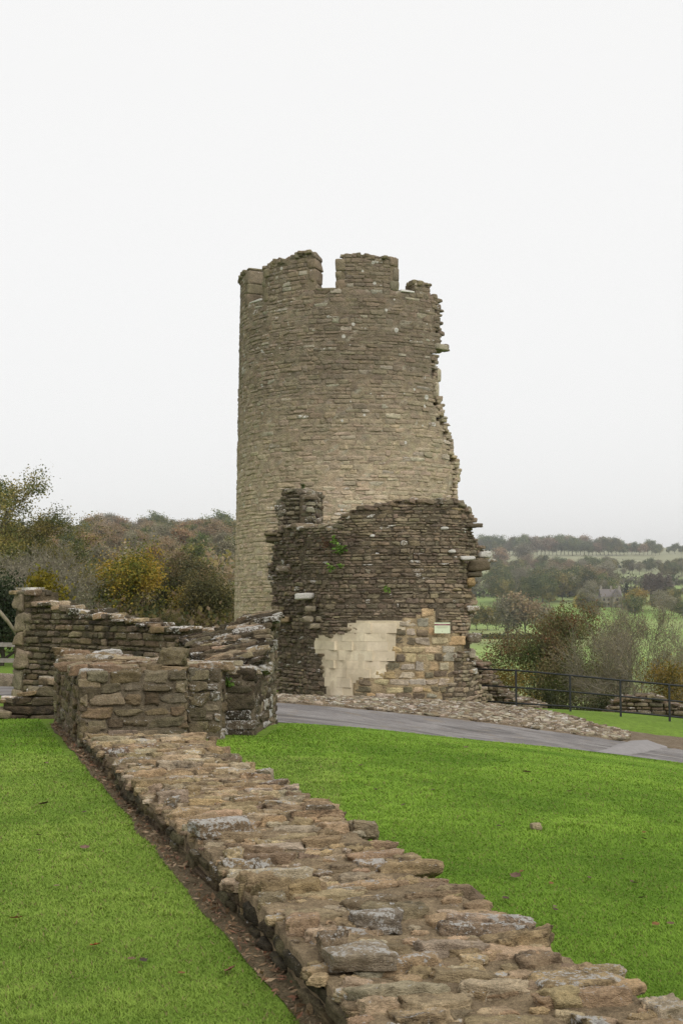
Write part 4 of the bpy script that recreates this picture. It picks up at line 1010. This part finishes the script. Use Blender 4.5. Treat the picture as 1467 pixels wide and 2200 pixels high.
b = MB(); b.tube([at(-30, 1290, 34), at(0, 1315, 34), at(16, 1333, 34), at(34, 1358, 34.2), at(60, 1420, 34.4)], [.06, .06, .05, .045, .04], 8); tag(b.build('dead_branch', plain('pale dead wood', (.2, .17, .12), .9, 9, .3, .01), None, True, tuple(at(20, 1400, 34))), 'pale leaning dead branch behind the timber fence', 'branch')

# --- near trees on the right
t = make_tree('hawthorn_tree', 29, 8.3, .15, [(.10, .115, .04), (.14, .135, .055), (.18, .16, .07), (.20, .15, .075)], 42000, .052, .36, levels=5, sp=.62, base=.1, lenf=.7, nch=(3, 5), wob=.2)
def berries(root, frac=.16, n=2600):
    me = [c for c in root.children if c.name.startswith('crown')][0].data; co = np.empty(len(me.vertices) * 3); me.vertices.foreach_get('co', co); co = co.reshape(-1, 3); g = np.random.default_rng(3)
    rr = np.hypot(co[:, 0], co[:, 1]); sc = co[:, 2] + .5 * rr; top = co[sc > np.quantile(sc, 1 - frac)]
    V, Q, c = leaf_cloud(top, n, .06, .045, [(.22, .075, .035), (.18, .085, .04), (.13, .08, .04)], 7); mesh_np('berries', V, Q, M_leaf, root, False, {'tint': c})
berries(t)
putp(t, 1222, 55, .78, sz=.95, rz=0.3, label='bushy hawthorn tree with red berries beyond the railing', cat='tree')
t = make_tree('bare_ash_tree', 31, 8.6, .17, [tuple(1.35 * q for q in c) for c in [(.15, .12, .075), (.19, .16, .095), (.18, .165, .085), (.22, .175, .11)]], 12000, .04, .40, M_twig, levels=5, sp=.62, base=.2, lenf=.74, nch=(4, 6), wob=.18, rmin=.062)
putp(t, 1392, 50, .60, sz=.86, rz=.3, label='bare branching tree standing over the low brown ruin mound', cat='tree', group='bare trees beyond the railing')
putp(t, 1318, 58, .55, sz=.92, rz=2.2, label='bare twiggy tree directly right of the red berried hawthorn', cat='tree', group='bare trees beyond the railing')
putp(t, 1478, 62, .7, sz=1.0, rz=4.1, label='bare twiggy tree cut by the right edge of the photo', cat='tree', group='bare trees beyond the railing')
t = make_tree('autumn_bush', 37, 4.6, .08, [(.10, .085, .02), (.16, .12, .025), (.22, .14, .035), (.13, .11, .03)], 17000, .042, .29, levels=4, sp=.6, base=.04, wob=.2); putp(t, 1040, 44, .80, label='orange brown autumn bush beside the right edge of the dark wall', cat='bush')
putp(t, 1500, 46, .9, label='orange brown autumn bush at the right edge of the photo behind the railing', cat='bush')
t = make_tree('dark_shrub', 41, 3.4, .07, [(.035, .045, .017), (.055, .06, .022), (.085, .075, .03)], 15000, .042, .28, M_barkd, 4, .7, base=.05, wob=.2)
for px, Y, s, l in ((1185, 48, 1.0, 'dark green shrub under the hawthorn crown behind the railing'), (1265, 47, .9, 'dark green shrub between the hawthorn and the low brown ruin'), (1120, 43, .62, 'small dark green shrub right of the orange brown bush'), (1330, 60, 1.2, 'dark green shrub filling the gap below the bare trees')): putp(t, px, Y, s, label=l, cat='shrub', group='dark shrubs behind the railing')

# --- far trees: a few meshes, many copies
FT = {}
def far_kind(key, name, seed, pal, h=9, n=4200, leaf=.25, spread=.85, **k):
    pal = [tuple(min(.6, q * 1.75) for q in c) for c in pal]
    FT[key] = make_tree(name, seed, h, h * .02, pal, n, leaf, spread, levels=2, **k); return FT[key]
far_kind('olive', 'broadleaf_tree', 51, OL + [(.14, .12, .05)], sp=.9, base=.2, nch=(4, 6)); far_kind('green', 'broadleaf_tree', 52, GR, sp=.9, base=.15, nch=(4, 6))
far_kind('russet', 'russet_tree', 53, RU, sp=.85, base=.2, nch=(4, 6)); far_kind('grey', 'bare_tree', 54, GY, n=3600, leaf=.2, sp=.7, base=.25, nch=(4, 6)); far_kind('yellow', 'yellow_tree', 55, [(.15, .13, .03), (.24, .18, .04), (.3, .2, .05)], sp=.9, base=.1, nch=(4, 6))
far_kind('brown', 'brown_tree', 56, BR, n=4000, leaf=.22, sp=.8, base=.2, nch=(4, 6))
WORD = dict(olive='olive green', green='dark green', russet='russet', grey='grey leafless', yellow='yellow', brown='brown')
KEYS = list(FT)
def wood(seed, n, xf, yf, hf, keys, group, where, base_h=9):
    g = np.random.default_rng(seed)
    for i in range(n):
        Y = yf(g); x = xf(g, Y); k = keys[int(g.integers(len(keys)))]
        put(FT[k], x, Y, hf(g, Y) / base_h, rz=float(g.uniform(0, 6.28)), label=f'{WORD[k]} tree {where}', cat='tree', group=f'{WORD[k]} trees {group}')
# left hillside
wood(1, 150, lambda g, Y: g.uniform(-.31, -.075) * Y, lambda g: math.sqrt(g.uniform(105 ** 2, 560 ** 2)), lambda g, Y: g.uniform(.75, 1.15) * (2.4 + Y * .0125), ['olive', 'brown', 'grey', 'grey', 'olive', 'green', 'brown', 'russet'], 'on the wooded left hillside', 'among many on the wooded hillside left of the tower')
SKY = [(118, 7, 'brown'), (140, 6.5, 'olive'), (165, 7, 'brown'), (190, 11, 'russet'), (214, 12, 'brown'), (232, 13, 'grey'), (252, 12, 'russet'), (275, 8.5, 'olive'), (297, 8, 'green'), (318, 9, 'brown'), (331, 13, 'green'), (350, 11, 'grey'), (366, 9, 'grey'), (388, 10, 'brown'), (404, 9, 'russet'), (425, 6.5, 'brown'), (444, 9, 'green'), (472, 14, 'green'), (494, 10, 'green'), (90, 9, 'olive')]
for px, h, k in SKY:
    side = 'just left of the tower' if px > 430 else ('between the yellow tree and the tower' if px > 320 else ('above the yellow tree' if px > 180 else 'left of the yellow tree'))
    putp(FT[k], px, 610 + U(-15, 15), h * 1.05 / 9, label=f'{WORD[k]} {("low" if h < 8 else "middling" if h < 10.5 else "tall")} tree on the left skyline {side}', cat='tree', group=f'skyline trees {side}')
# undergrowth between them as one mass
def mass(name, seed, n, xf, yf, pal, leaf, hmax, per, label):
    g = np.random.default_rng(seed); P = []
    for i in range(n):
        Y = yf(g); x = xf(g, Y); r = g.uniform(.5, 1) * hmax * (min(1, .25 + Y / 480) if name == 'woodland' else 1); z = H1(x, Y); m = g.normal(0, 1, (6, 3)) * np.array([r * .5, r * .5, r * .22]) + np.array([x, Y, z + r * .45]); P.append(m)
    P = np.concatenate(P); V, Q, c = leaf_cloud(P, n * per, hmax * .2, leaf, pal, seed)
    tag(mesh_np(name, V, Q, M_leaf, None, False, {'tint': c}), label, 'wood', kind='stuff')
mass('woodland', 61, 900, lambda g, Y: g.uniform(-.31, -.07) * Y, lambda g: math.sqrt(g.uniform(85 ** 2, 600 ** 2)), [tuple(1.45 * q for q in c) for c in OL[1:] + BR + GY], .27, 5.0, 190, 'mixed brown and olive undergrowth covering the left hillside')
mass('hedge_scrub', 62, 60, lambda g, Y: g.uniform(-.30, -.085) * Y, lambda g: g.uniform(50, 85), OL + BR, .11, 2.4, 500, 'tangled olive scrub along the foot of the left hill')
# right: skyline row, woods, hedges
RID = []; px = 1018
while px < 1425: RID.append(px); px += 8.5
for i, px in enumerate(RID):
    k = ['green', 'green', 'olive', 'russet', 'brown', 'green', 'russet'][int(rng.integers(7))] if px > 1130 else ['green', 'green', 'grey', 'olive'][int(rng.integers(4))]
    h = U(14, 22) if px < 1340 else U(11, 19)
    putp(FT[k], px, 1400 + U(-25, 25), h / 9, label=f'{WORD[k]} tree in the ridge row along the right skyline', cat='tree', group=f'{WORD[k]} trees of the right skyline row')
for i in range(5): putp(FT['green'], 1438 + i * 13, 1500, U(7, 13) / 9, label='dark green tree at the open right end of the skyline field', cat='tree', group='trees at the right end of the skyline')
rx = lambda a, b: (lambda g, Y: xat(g.uniform(a, b), Y))
wood(2, 34, rx(1060, 1290), lambda g: g.uniform(1010, 1110), lambda g, Y: g.uniform(8, 15), ['green', 'olive', 'brown', 'russet', 'green', 'grey'], 'in the upper valley wood', 'in the upper valley wood below the ridge field')
wood(6, 34, rx(1290, 1490), lambda g: g.uniform(1010, 1110), lambda g, Y: g.uniform(7, 13), ['green', 'olive', 'brown', 'green', 'grey'], 'in the hedge line right of the upper wood', 'in the hedge line above the right hand valley field')
wood(3, 64, rx(1010, 1330), lambda g: g.uniform(690, 880), lambda g, Y: g.uniform(9, 18), ['green', 'olive', 'grey', 'olive', 'brown', 'green'], 'in the lower valley wood', 'in the lower valley wood above the green fields')
wood(4, 26, lambda g, Y: xat(g.choice([g.uniform(1240, 1280), g.uniform(1335, 1500), g.uniform(1335, 1500)]), Y), lambda g: g.uniform(560, 690), lambda g, Y: g.uniform(6, 11), ['green', 'olive', 'grey', 'grey'], 'around the house', 'in the clump around the valley house')
for px, s, k, l in ((1090, 15, 'grey', 'left of a pair of big leafless trees standing in the green valley field'), (1128, 16.5, 'brown', 'right of a pair of big brown leafless trees standing in the green valley field'), (1168, 12.5, 'grey', 'leafless tree at the field edge right of the big pair')):
    putp(FT[k], px, 415, s / 9, label=l, cat='tree')
for px, s, l in ((1022, 9, 'leftmost of three rounded olive trees at the field edge'), (1046, 9.5, 'middle rounded olive tree at the field edge beside the dark wall'), (1064, 8.5, 'rightmost rounded olive tree at the field edge beside the leafless pair')): putp(FT['olive'], px, 500, s / 9, label=l, cat='tree')
putp(FT['yellow'], 1243, 640, .95, label='yellow tree just left of the valley house', cat='tree'); putp(FT['yellow'], 1378, 640, 1.3, label='pale yellow broad tree just right of the valley house', cat='tree'); putp(FT['yellow'], 1352, 650, 1.05, label='pale yellow lower tree beside the dark conifer', cat='tree')
for px, s, k in ((1075, 19, 'russet'), (1125, 22, 'grey')): putp(FT[k], px, 1120, s / 9, label=f'{WORD[k]} tree standing alone above the upper valley wood', cat='tree')
# conifer
def conifer():
    g = np.random.default_rng(5); V = []; P = []
    for i in range(2600):
        u = g.uniform(0, 1) ** .7; a = g.uniform(0, 6.28); r = (1 - (1 - u)) ; z = 9 * (1 - u) + .8; rr = 2.3 * u * g.uniform(.6, 1.05); P.append((rr * cos(a), rr * sin(a), z - .3 * rr))
    root = bpy.data.objects.new('conifer_tree', None); COL.objects.link(root); MB().tube([(0, 0, 0), (0, 0, 9)], [.2, .04], 6).build('trunk', M_barkd, root, True)
    V, Q, c = leaf_cloud(np.array(P), 2600, .12, .3, DG, 3); mesh_np('crown', V, Q, M_leaf, root, False, {'tint': c}); return root
for px, h_ in ((1284, 6), (1297, 4.5), (1322, 4), (1336, 6.5)): putp(FT['grey'], px, 648, h_ / 9, label='grey leafless tree in front of the valley house', cat='tree', group='trees before the valley house')
putp(conifer(), 1345, 660, 1.35, label='dark pointed conifer beside the valley house', cat='tree')
pop = make_tree('poplar_tree', 58, 12, .2, [(.13, .105, .08), (.16, .13, .10), (.19, .15, .12)], 1500, .3, .45, levels=2, sp=.28, base=.12, lenf=.45, nch=(5, 7), lift=.35)
for i, px in enumerate((1386, 1395, 1404, 1413, 1422, 1431, 1440)): putp(pop, px, 690 + U(-8, 8), U(1.25, 1.65), label='tall slim leafless poplar in the row right of the valley house', cat='tree', group='poplars in a row')
mass('hedgerow', 63, 90, lambda g, Y: xat(g.uniform(1015, 1240), Y), lambda g: 452 + g.uniform(-2, 2), GR + OL, .4, 2.2, 40, 'dark low hedge line crossing the green valley fields')
mass('valley_hedge', 64, 220, lambda g, Y: xat(g.uniform(1000, 1500), Y), lambda g: g.choice([930., 1130., 780.]) + g.uniform(-14, 14), GR + GY, 1.1, 8, 40, 'far hedges and scrub between the valley woods')
# house in the valley
def house():
    x, y = xat(1310, 675), 675; z = H1(x, y); root = empty('stone_house', (x, y, z), 'stone house with steep grey roofs and chimneys among the valley trees', 'house')
    mw, mr, mg = plain('pale stone walling', (.27, .24, .195), .9, 1, .15), plain('grey slate roof', (.17, .15, .14), .8, 2, .2), plain('dark window glass', (.03, .035, .04), .2, 2, .1)
    def wing(cx, cy, w, d, h, r, ax):
        b = MB(); b.box((cx, cy, z + h / 2), (w / 2, d / 2, h / 2)); g = MB()
        if ax == 0:
            V = [(cx - w / 2 - .3, cy - d / 2 - .4, z + h), (cx + w / 2 + .3, cy - d / 2 - .4, z + h), (cx + w / 2 + .3, cy + d / 2 + .4, z + h), (cx - w / 2 - .3, cy + d / 2 + .4, z + h), (cx - w / 2 - .3, cy, z + h + r), (cx + w / 2 + .3, cy, z + h + r)]
        else:
            V = [(cx - w / 2 - .4, cy + d / 2 + .3, z + h), (cx - w / 2 - .4, cy - d / 2 - .3, z + h), (cx + w / 2 + .4, cy - d / 2 - .3, z + h), (cx + w / 2 + .4, cy + d / 2 + .3, z + h), (cx, cy + d / 2 + .3, z + h + r), (cx, cy - d / 2 - .3, z + h + r)]
        g.add(V, [(0, 1, 5, 4), (2, 3, 4, 5), (0, 3, 2, 1)], [(0, 4, 3), (1, 2, 5)]); b.build('wall', mw, root); return g.build('roof', mr, root)
    r1 = wing(x, y, 11, 7, 5.5, 4.2, 0); wing(x + 2.4, y - 4.2, 4.6, 5, 5.5, 4, 1); wing(x - 7.8, y + 1, 4.4, 6, 3.6, 2.6, 0)
    for cx in (-4.9, .5, 4.9): MB().box((x + cx, y, z + 10.2), (.55, .5, 1.3)).build('chimney', mw, r1).location = -np.array(root.location)
    for cx, cz in ((-4, 1.5), (-4, 3.9), (-1.6, 1.5), (-1.6, 3.9), (5.1, 1.5), (5.1, 3.9)): MB().box((x + cx, y - 3.53, z + cz), (.5, .04, .65)).build('window', mg, root)
    for cz in (1.6, 4): MB().box((x + 2.4, y - 6.73, z + cz), (.6, .04, .7)).build('window', mg, root)
house()

# ------------------------------------------------------------------ little plants on the dark wall
def weed(px, py, Y, r, n, pal, label, leaf=.03):
    c = at(px, py, Y); P = c + np.random.default_rng(int(px)).normal(0, 1, (14, 3)) * np.array([r, .05, r * .9]) * .62; root = empty('wall_weed', c, label, 'plant')
    b = MB(); 
    for q in P[:8]: b.tube([c + np.array([0, .12, -.5 * r]), (c + q) / 2, q], [.006, .005, .003], 4, False)
    b.build('stem', plain('weed stem', (.12, .09, .04), .8, 5, .2), root)
    V, Q, col = leaf_cloud(P, n, r * .28, leaf, pal, int(py)); mesh_np('leaves', V, Q, M_leaf, root, False, {'tint': col})
FG = [(.10, .18, .03), (.14, .24, .045), (.18, .28, .06)]
weed(731, 1180, 29.75, .09, 240, FG, 'bright green leafy weed growing high in the dark wall'); weed(720, 1162, 29.9, .07, 110, FG, 'smaller green weed just above the bright leafy one in the dark wall')
weed(712, 1220, 29.8, .06, 90, FG, 'green tuft below the bright weed in the dark wall'); weed(733, 1215, 29.7, .05, 60, FG, 'tiny green tuft right of the one below the bright weed'); weed(832, 1268, 29.45, .06, 50, FG, 'thin green sprig in the middle of the dark wall')
weed(700, 1168, 30.0, .14, 160, [(.10, .05, .03), (.13, .075, .045)], 'dry reddish brown weed left of the bright green one', .02)
weed(490, 1464, 14.0, .05, 140, FG, 'fern tuft growing in the recess of the stepped pier', .022)
b = MB(); c = at(651, 1045, 32.6)
V, Q, col = leaf_cloud(c + np.random.default_rng(2).normal(0, 1, (8, 3)) * np.array([.02, .03, .06]), 60, .02, .03, GR, 4); tag(mesh_np('wall_weed', V, Q, M_leaf, None, False, {'tint': col}, tuple(c)), 'dark green sprig on top of the broken pillar stub', 'plant')

# ------------------------------------------------------------------ grass, litter, leaves and stones on the lawns
def lawn_ok(x, y):
    wl_ = WL0[0] + (WL1[0] - WL0[0]) * (y - WL0[1]) / (WL1[1] - WL0[1]); wr_ = WR0[0] + (WR1[0] - WR0[0]) * (y - WR0[1]) / (WR1[1] - WR0[1])
    pn = np.array(PATH_NEAR); o = np.argsort(pn[:, 0]); yp = np.interp(x, pn[o, 0], pn[o, 1])
    jag = .05 * fbm(np.stack([x * 3, y * 3, x * 0], -1), 2, 77)
    ok = (x < wl_ - .065 + jag) | (x > wr_ + .02)
    ok &= y < yp - .05 + jag
    pier_l = (y > 11.9) & (x > (BL[0] + (FL[0] - BL[0]) * (15.3 - y) / 3) - .15) & (x < np.where(y < 13.3, FR[0] + .25, np.where(y < 13.95, A1[0] + .1, B1[0] + .12 + (y - 14) * (C1[0] - B1[0]) / 1.9)))
    ok &= ~pier_l; ok &= ~((x < -3.2) & (y > 16.0)); ok &= ~((x < -.9) & (y > 16.6))
    return ok
def build_grass():
    n = 1250000; r = 3.0 * (22 / 3.0) ** rng.uniform(0, 1, n); a = rng.uniform(-.40, .46, n); x, y = r * np.tan(a), r
    k = lawn_ok(x, y); x, y, r = x[k], y[k], r[k]; n = len(x); z = H(x, y)
    cl = .6 * fbm(np.stack([x * 2.6, y * 2.6, x * 0], -1), 3, 55) + .7 * fbm(np.stack([x * .7, y * .7, x * 0], -1), 2, 57); fine = fbm(np.stack([x * 9, y * 9, x * 0], -1), 3, 56)
    L = (.0138 + .0055 * rng.uniform(-1, 1, n) + .006 * cl + .005 * fine + .018 * np.clip(fine + cl - .55, 0, 1)) * (1 + np.clip(r - 6, 0, 12) * .03); L = np.clip(L, .010, .07); w = np.maximum(.0016, .00038 * r) * rng.uniform(.7, 1.4, n)
    f = rng.uniform(0, 2 * pi, n); lean = rng.uniform(.4, 1.9, n); d = np.stack([np.cos(f), np.sin(f)], -1); p = np.stack([-np.sin(f), np.cos(f)], -1)
    b = np.stack([x, y, z - .004], -1)
    def pt(side, up, out): 
        q = b.copy(); q[:, :2] += p * (w * side)[:, None] + d * (L * lean * out)[:, None]; q[:, 2] += L * up; return q
    V = np.stack([pt(-1, 0, 0), pt(1, 0, 0), pt(.8, .6, .35), pt(-.8, .6, .35), pt(0, .95, 1)], 1).reshape(-1, 3)
    i = np.arange(n)[:, None] * 5; Q = i + np.array([[0, 1, 2, 3]]); T = i + np.array([[3, 2, 4]])
    t = np.clip(.48 + .9 * cl + .36 * fine + rng.normal(0, .08, n), 0, 1)[:, None]
    c = (1 - t) * np.array([.105, .205, .022]) + t * np.array([.228, .362, .052]); dry = (rng.uniform(0, 1, n) < .05)[:, None]; c = np.where(dry, np.array([.2, .18, .07]), c)
    c = c * np.where((x < 0) & (y < 12), 1, 0)[:, None] * np.array([1.16, 1.03, 1.25]) + c * np.where((x < 0) & (y < 12), 0, 1)[:, None] * np.array([1.05, 1.04, .95])
    tag(mesh_np('grass', V, [Q, T], M_blade, None, True, {'tint': np.repeat(c, 5, 0)}), 'short mown green grass of both lawns', 'grass', kind='stuff')
build_grass()
def leaf_mesh(name, c, s, yaw, col, curl=.35):
    g = []; nx, ny = 7, 5
    for i in range(nx):
        u = i / (nx - 1) * 2 - 1; wdt = (1 - abs(u) ** 2.2) * (.6 + .22 * sin(u * 9 + yaw * 7))
        for j in range(ny): v = j / (ny - 1) * 2 - 1; g.append((u * s, v * wdt * s, s * curl * (abs(v) ** 1.5 * wdt + .5 * u * u)))
    V = np.array(g); tx = U(-.45, .45); V = V @ np.array([[1, 0, 0], [0, cos(tx), sin(tx)], [0, -sin(tx), cos(tx)]]); R = np.array([[cos(yaw), -sin(yaw), 0], [sin(yaw), cos(yaw), 0], [0, 0, 1]]); V = V @ R.T
    Q = [(i * ny + j, (i + 1) * ny + j, (i + 1) * ny + j + 1, i * ny + j + 1) for i in range(nx - 1) for j in range(ny - 1)]
    return mesh_np(name, V + c, np.array(Q), M_deadleaf, None, True, {'tint': np.tile(np.array(col) * .72, (len(V), 1)) * rng.uniform(.7, 1.2, (len(V), 1))}, tuple(c))
LV = [(1130, 1664, .055, (.30, .2, .13), 'pale brown fallen leaf below the path edge on the right lawn'), (775, 1650, .05, (.26, .16, .10), 'brown fallen leaf on the right lawn nearest the stepped pier'), (1108, 1891, .05, (.24, .15, .11), 'curled brown leaf lying alone in the middle of the right lawn'),
      (860, 1858, .035, (.42, .14, .03), 'bright orange leaf by the right edge of the low wall'), (1222, 1706, .04, (.16, .1, .06), 'dark brown leaf on the right lawn above the pale pebble'), (866, 1736, .04, (.2, .12, .09), 'small brown leaf on the right lawn close to the low wall'), (1383, 1796, .03, (.34, .13, .05), 'small orange leaf at the right side of the right lawn'),
      (1086, 1940, .035, (.15, .10, .07), 'small dark leaf on the near right lawn between the wall and the curled leaf'), (205, 2042, .04, (.38, .13, .04), 'orange leaf on the left lawn'), (35, 1983, .045, (.30, .14, .07), 'rust brown leaf at the left edge of the left lawn'), (495, 2096, .05, (.22, .10, .06), 'torn red brown leaf on the near left lawn beside the soil'),
      (95, 1734, .06, (.13, .09, .05), 'long dark leaf on the far left lawn'), (182, 1752, .04, (.12, .08, .05), 'small dark leaf right of the long dark one on the left lawn'), (183, 1829, .04, (.2, .12, .09), 'purplish brown leaf in the middle of the left lawn'), (309, 2076, .035, (.07, .05, .04), 'blackened leaf on the near left lawn'), (575, 2062, .045, (.24, .11, .06), 'red brown leaf caught in the soil beside the low wall'),
      (640, 1640, .045, (.2, .13, .08), 'dull brown leaf on the right lawn in front of the stepped pier'), (930, 1703, .035, (.22, .15, .1), 'tiny brown leaf on the open middle of the right lawn'), (1000, 1610, .05, (.22, .15, .1), 'brown leaf at the edge between right lawn and path')]
for i in range(26):
    px, py = (U(620, 1440), U(1640, 2050)) if i % 3 else (U(20, 420), U(1640, 2150))
    if i % 3 and px < 500 + (py - 1640) * 1.75 + 90: px = min(1450, 500 + (py - 1640) * 1.75 + U(120, 400))
    if not i % 3 and px > 130 + (py - 1580) * .75 - 60: px = U(15, max(30, 60 + (py - 1580) * .7))
    col, wd = pick([((.2, .13, .08), 'brown'), ((.3, .16, .06), 'tan'), ((.12, .08, .05), 'dark'), ((.26, .2, .12), 'pale')])
    LV.append((px, py, U(.022, .036), col, f'small {wd} fallen leaf among the scatter on the {"right" if i % 3 else "left"} lawn'))
for px, py, s, col, l in LV:
    p = hit(px, py); tag(leaf_mesh('fallen_leaf', p + np.array([0, 0, .022]), s * .75, U(0, 3), col), l, 'leaf', 'fallen leaves on the grass')
def loose(name, px, py, h, tint, prop, label, yaw=.1, up=.02, T=None, e=4.5):
    s = Stones(); p = hit(px, py) + np.array([0, 0, up]); T = np.array([cos(yaw), sin(yaw), 0]) if T is None else np.array(T, float); T /= np.linalg.norm(T); N = np.cross(Zup if abs(T[2]) < .9 else np.array([0, -1, 0]), T); N /= np.linalg.norm(N)
    s.add(p, T, N, np.cross(T, N), h, tint, prop, e); tag(masonry_obj(name, [s.mesh(8, .14, .2, 3)], M_near, None, tuple(p)), label, 'stone')
loose('pebble', 1150, 1786, (.036, .026, .022), (.52, .42, .27), (.1, 0, 0), 'pale buff pebble lying on the right lawn', up=.03)
loose('pebble', 457, 1603, (.04, .04, .05), (.25, .18, .11), (.1, .2, .2), 'small brown stone on the grass at the foot of the stepped pier', up=.04)
loose('loose_brick', 529, 1985, (.035, .02, .09), (.40, .30, .17), (.05, .1, .2), 'honey coloured stone leaning upright against the low wall', up=.09, T=(.96, -.1, .12), e=9)
loose('fallen_stone', 690, 2187, (.05, .03, .03), (.36, .26, .15), (.1, .1, .2), 'small honey stone lying in the soil at the foot of the low wall', up=.03)
def litter():
    V, Q, C_ = [], [], []; g = np.random.default_rng(4); n = 2600
    y = 2.2 + 12.6 * g.uniform(0, 1, n) ** 1.25; x = np.array([wbase(q) for q in y]) - .005 - .10 * g.uniform(0, 1, n); c = np.stack([x, y, H(x, y) + .028 + .015 * g.uniform(0, 1, n)], -1)
    d = g.normal(0, 1, (n, 3)) * np.array([1, 1, .35]); d /= np.linalg.norm(d, axis=1, keepdims=True); e = np.cross(d, g.normal(0, .5, (n, 3)) + np.array([0, 0, 1])); e /= np.linalg.norm(e, axis=1, keepdims=True)
    s = (.004 + .014 * g.uniform(0, 1, n) ** 2)[:, None]; k = g.uniform(.15, .8, (n, 1)); Vv = np.stack([c - d * s * 1.6, c + e * s * k, c + d * s * 1.6, c - e * s * k], 1).reshape(-1, 3)
    pal = np.array([(.16, .10, .055), (.24, .16, .09), (.1, .065, .04), (.3, .22, .14), (.2, .1, .06)]); col = pal[g.integers(0, 5, n)] * g.uniform(.7, 1.2, (n, 1))
    tag(mesh_np('leaf_litter', Vv, np.arange(n * 4).reshape(-1, 4), M_deadleaf, None, False, {'tint': np.repeat(col, 4, 0)}), 'dry leaf litter and twigs in the soil strip beside the low wall', 'leaf litter', kind='stuff')
litter()
# tarmac repair hump across the path
def hump():
    pts = [hit(*q) for q in ((1280, 1617), (1318, 1603), (1352, 1593), (1392, 1590), (1418, 1600), (1436, 1606), (1400, 1616), (1352, 1625))]
    P = np.array(pts); c = P.mean(0); V = []; m = 48; ring = np.concatenate([[P[i] + (P[(i + 1) % len(P)] - P[i]) * k / 6 for k in range(6)] for i in range(len(P))])
    lv = [1, .92, .8, .6, .35, .02]
    for L in lv:
        for q in ring: w = c + (q - c) * L; V.append((w[0], w[1], H1(w[0], w[1]) + .012 + .085 * (1 - L ** 3)))
    F = [(L * m + i, L * m + (i + 1) % m, (L + 1) * m + (i + 1) % m, (L + 1) * m + i) for L in range(len(lv) - 1) for i in range(m)]
    tag(mesh_np('tarmac_patch', np.array(V), np.array(F), plain('pale smoother tarmac', (.23, .215, .21), .85, 6, .15, .004)), kind='structure')
hump()
# ------------------------------------------------------------------ haze over the valley
def haze():
    b = MB(); b.box((0, 0, 34), (1950, 1950, 51.5)); t = NT('valley haze'); v = t.n('ShaderNodeVolumePrincipled'); v.inputs['Color'].default_value = (.985, .992, 1, 1); v.inputs['Density'].default_value = .0003; v.inputs['Anisotropy'].default_value = .88
    t.t.links.new(v.outputs[0], t.out.inputs['Volume']); tag(b.build('haze', t.m), kind='stuff')
haze()
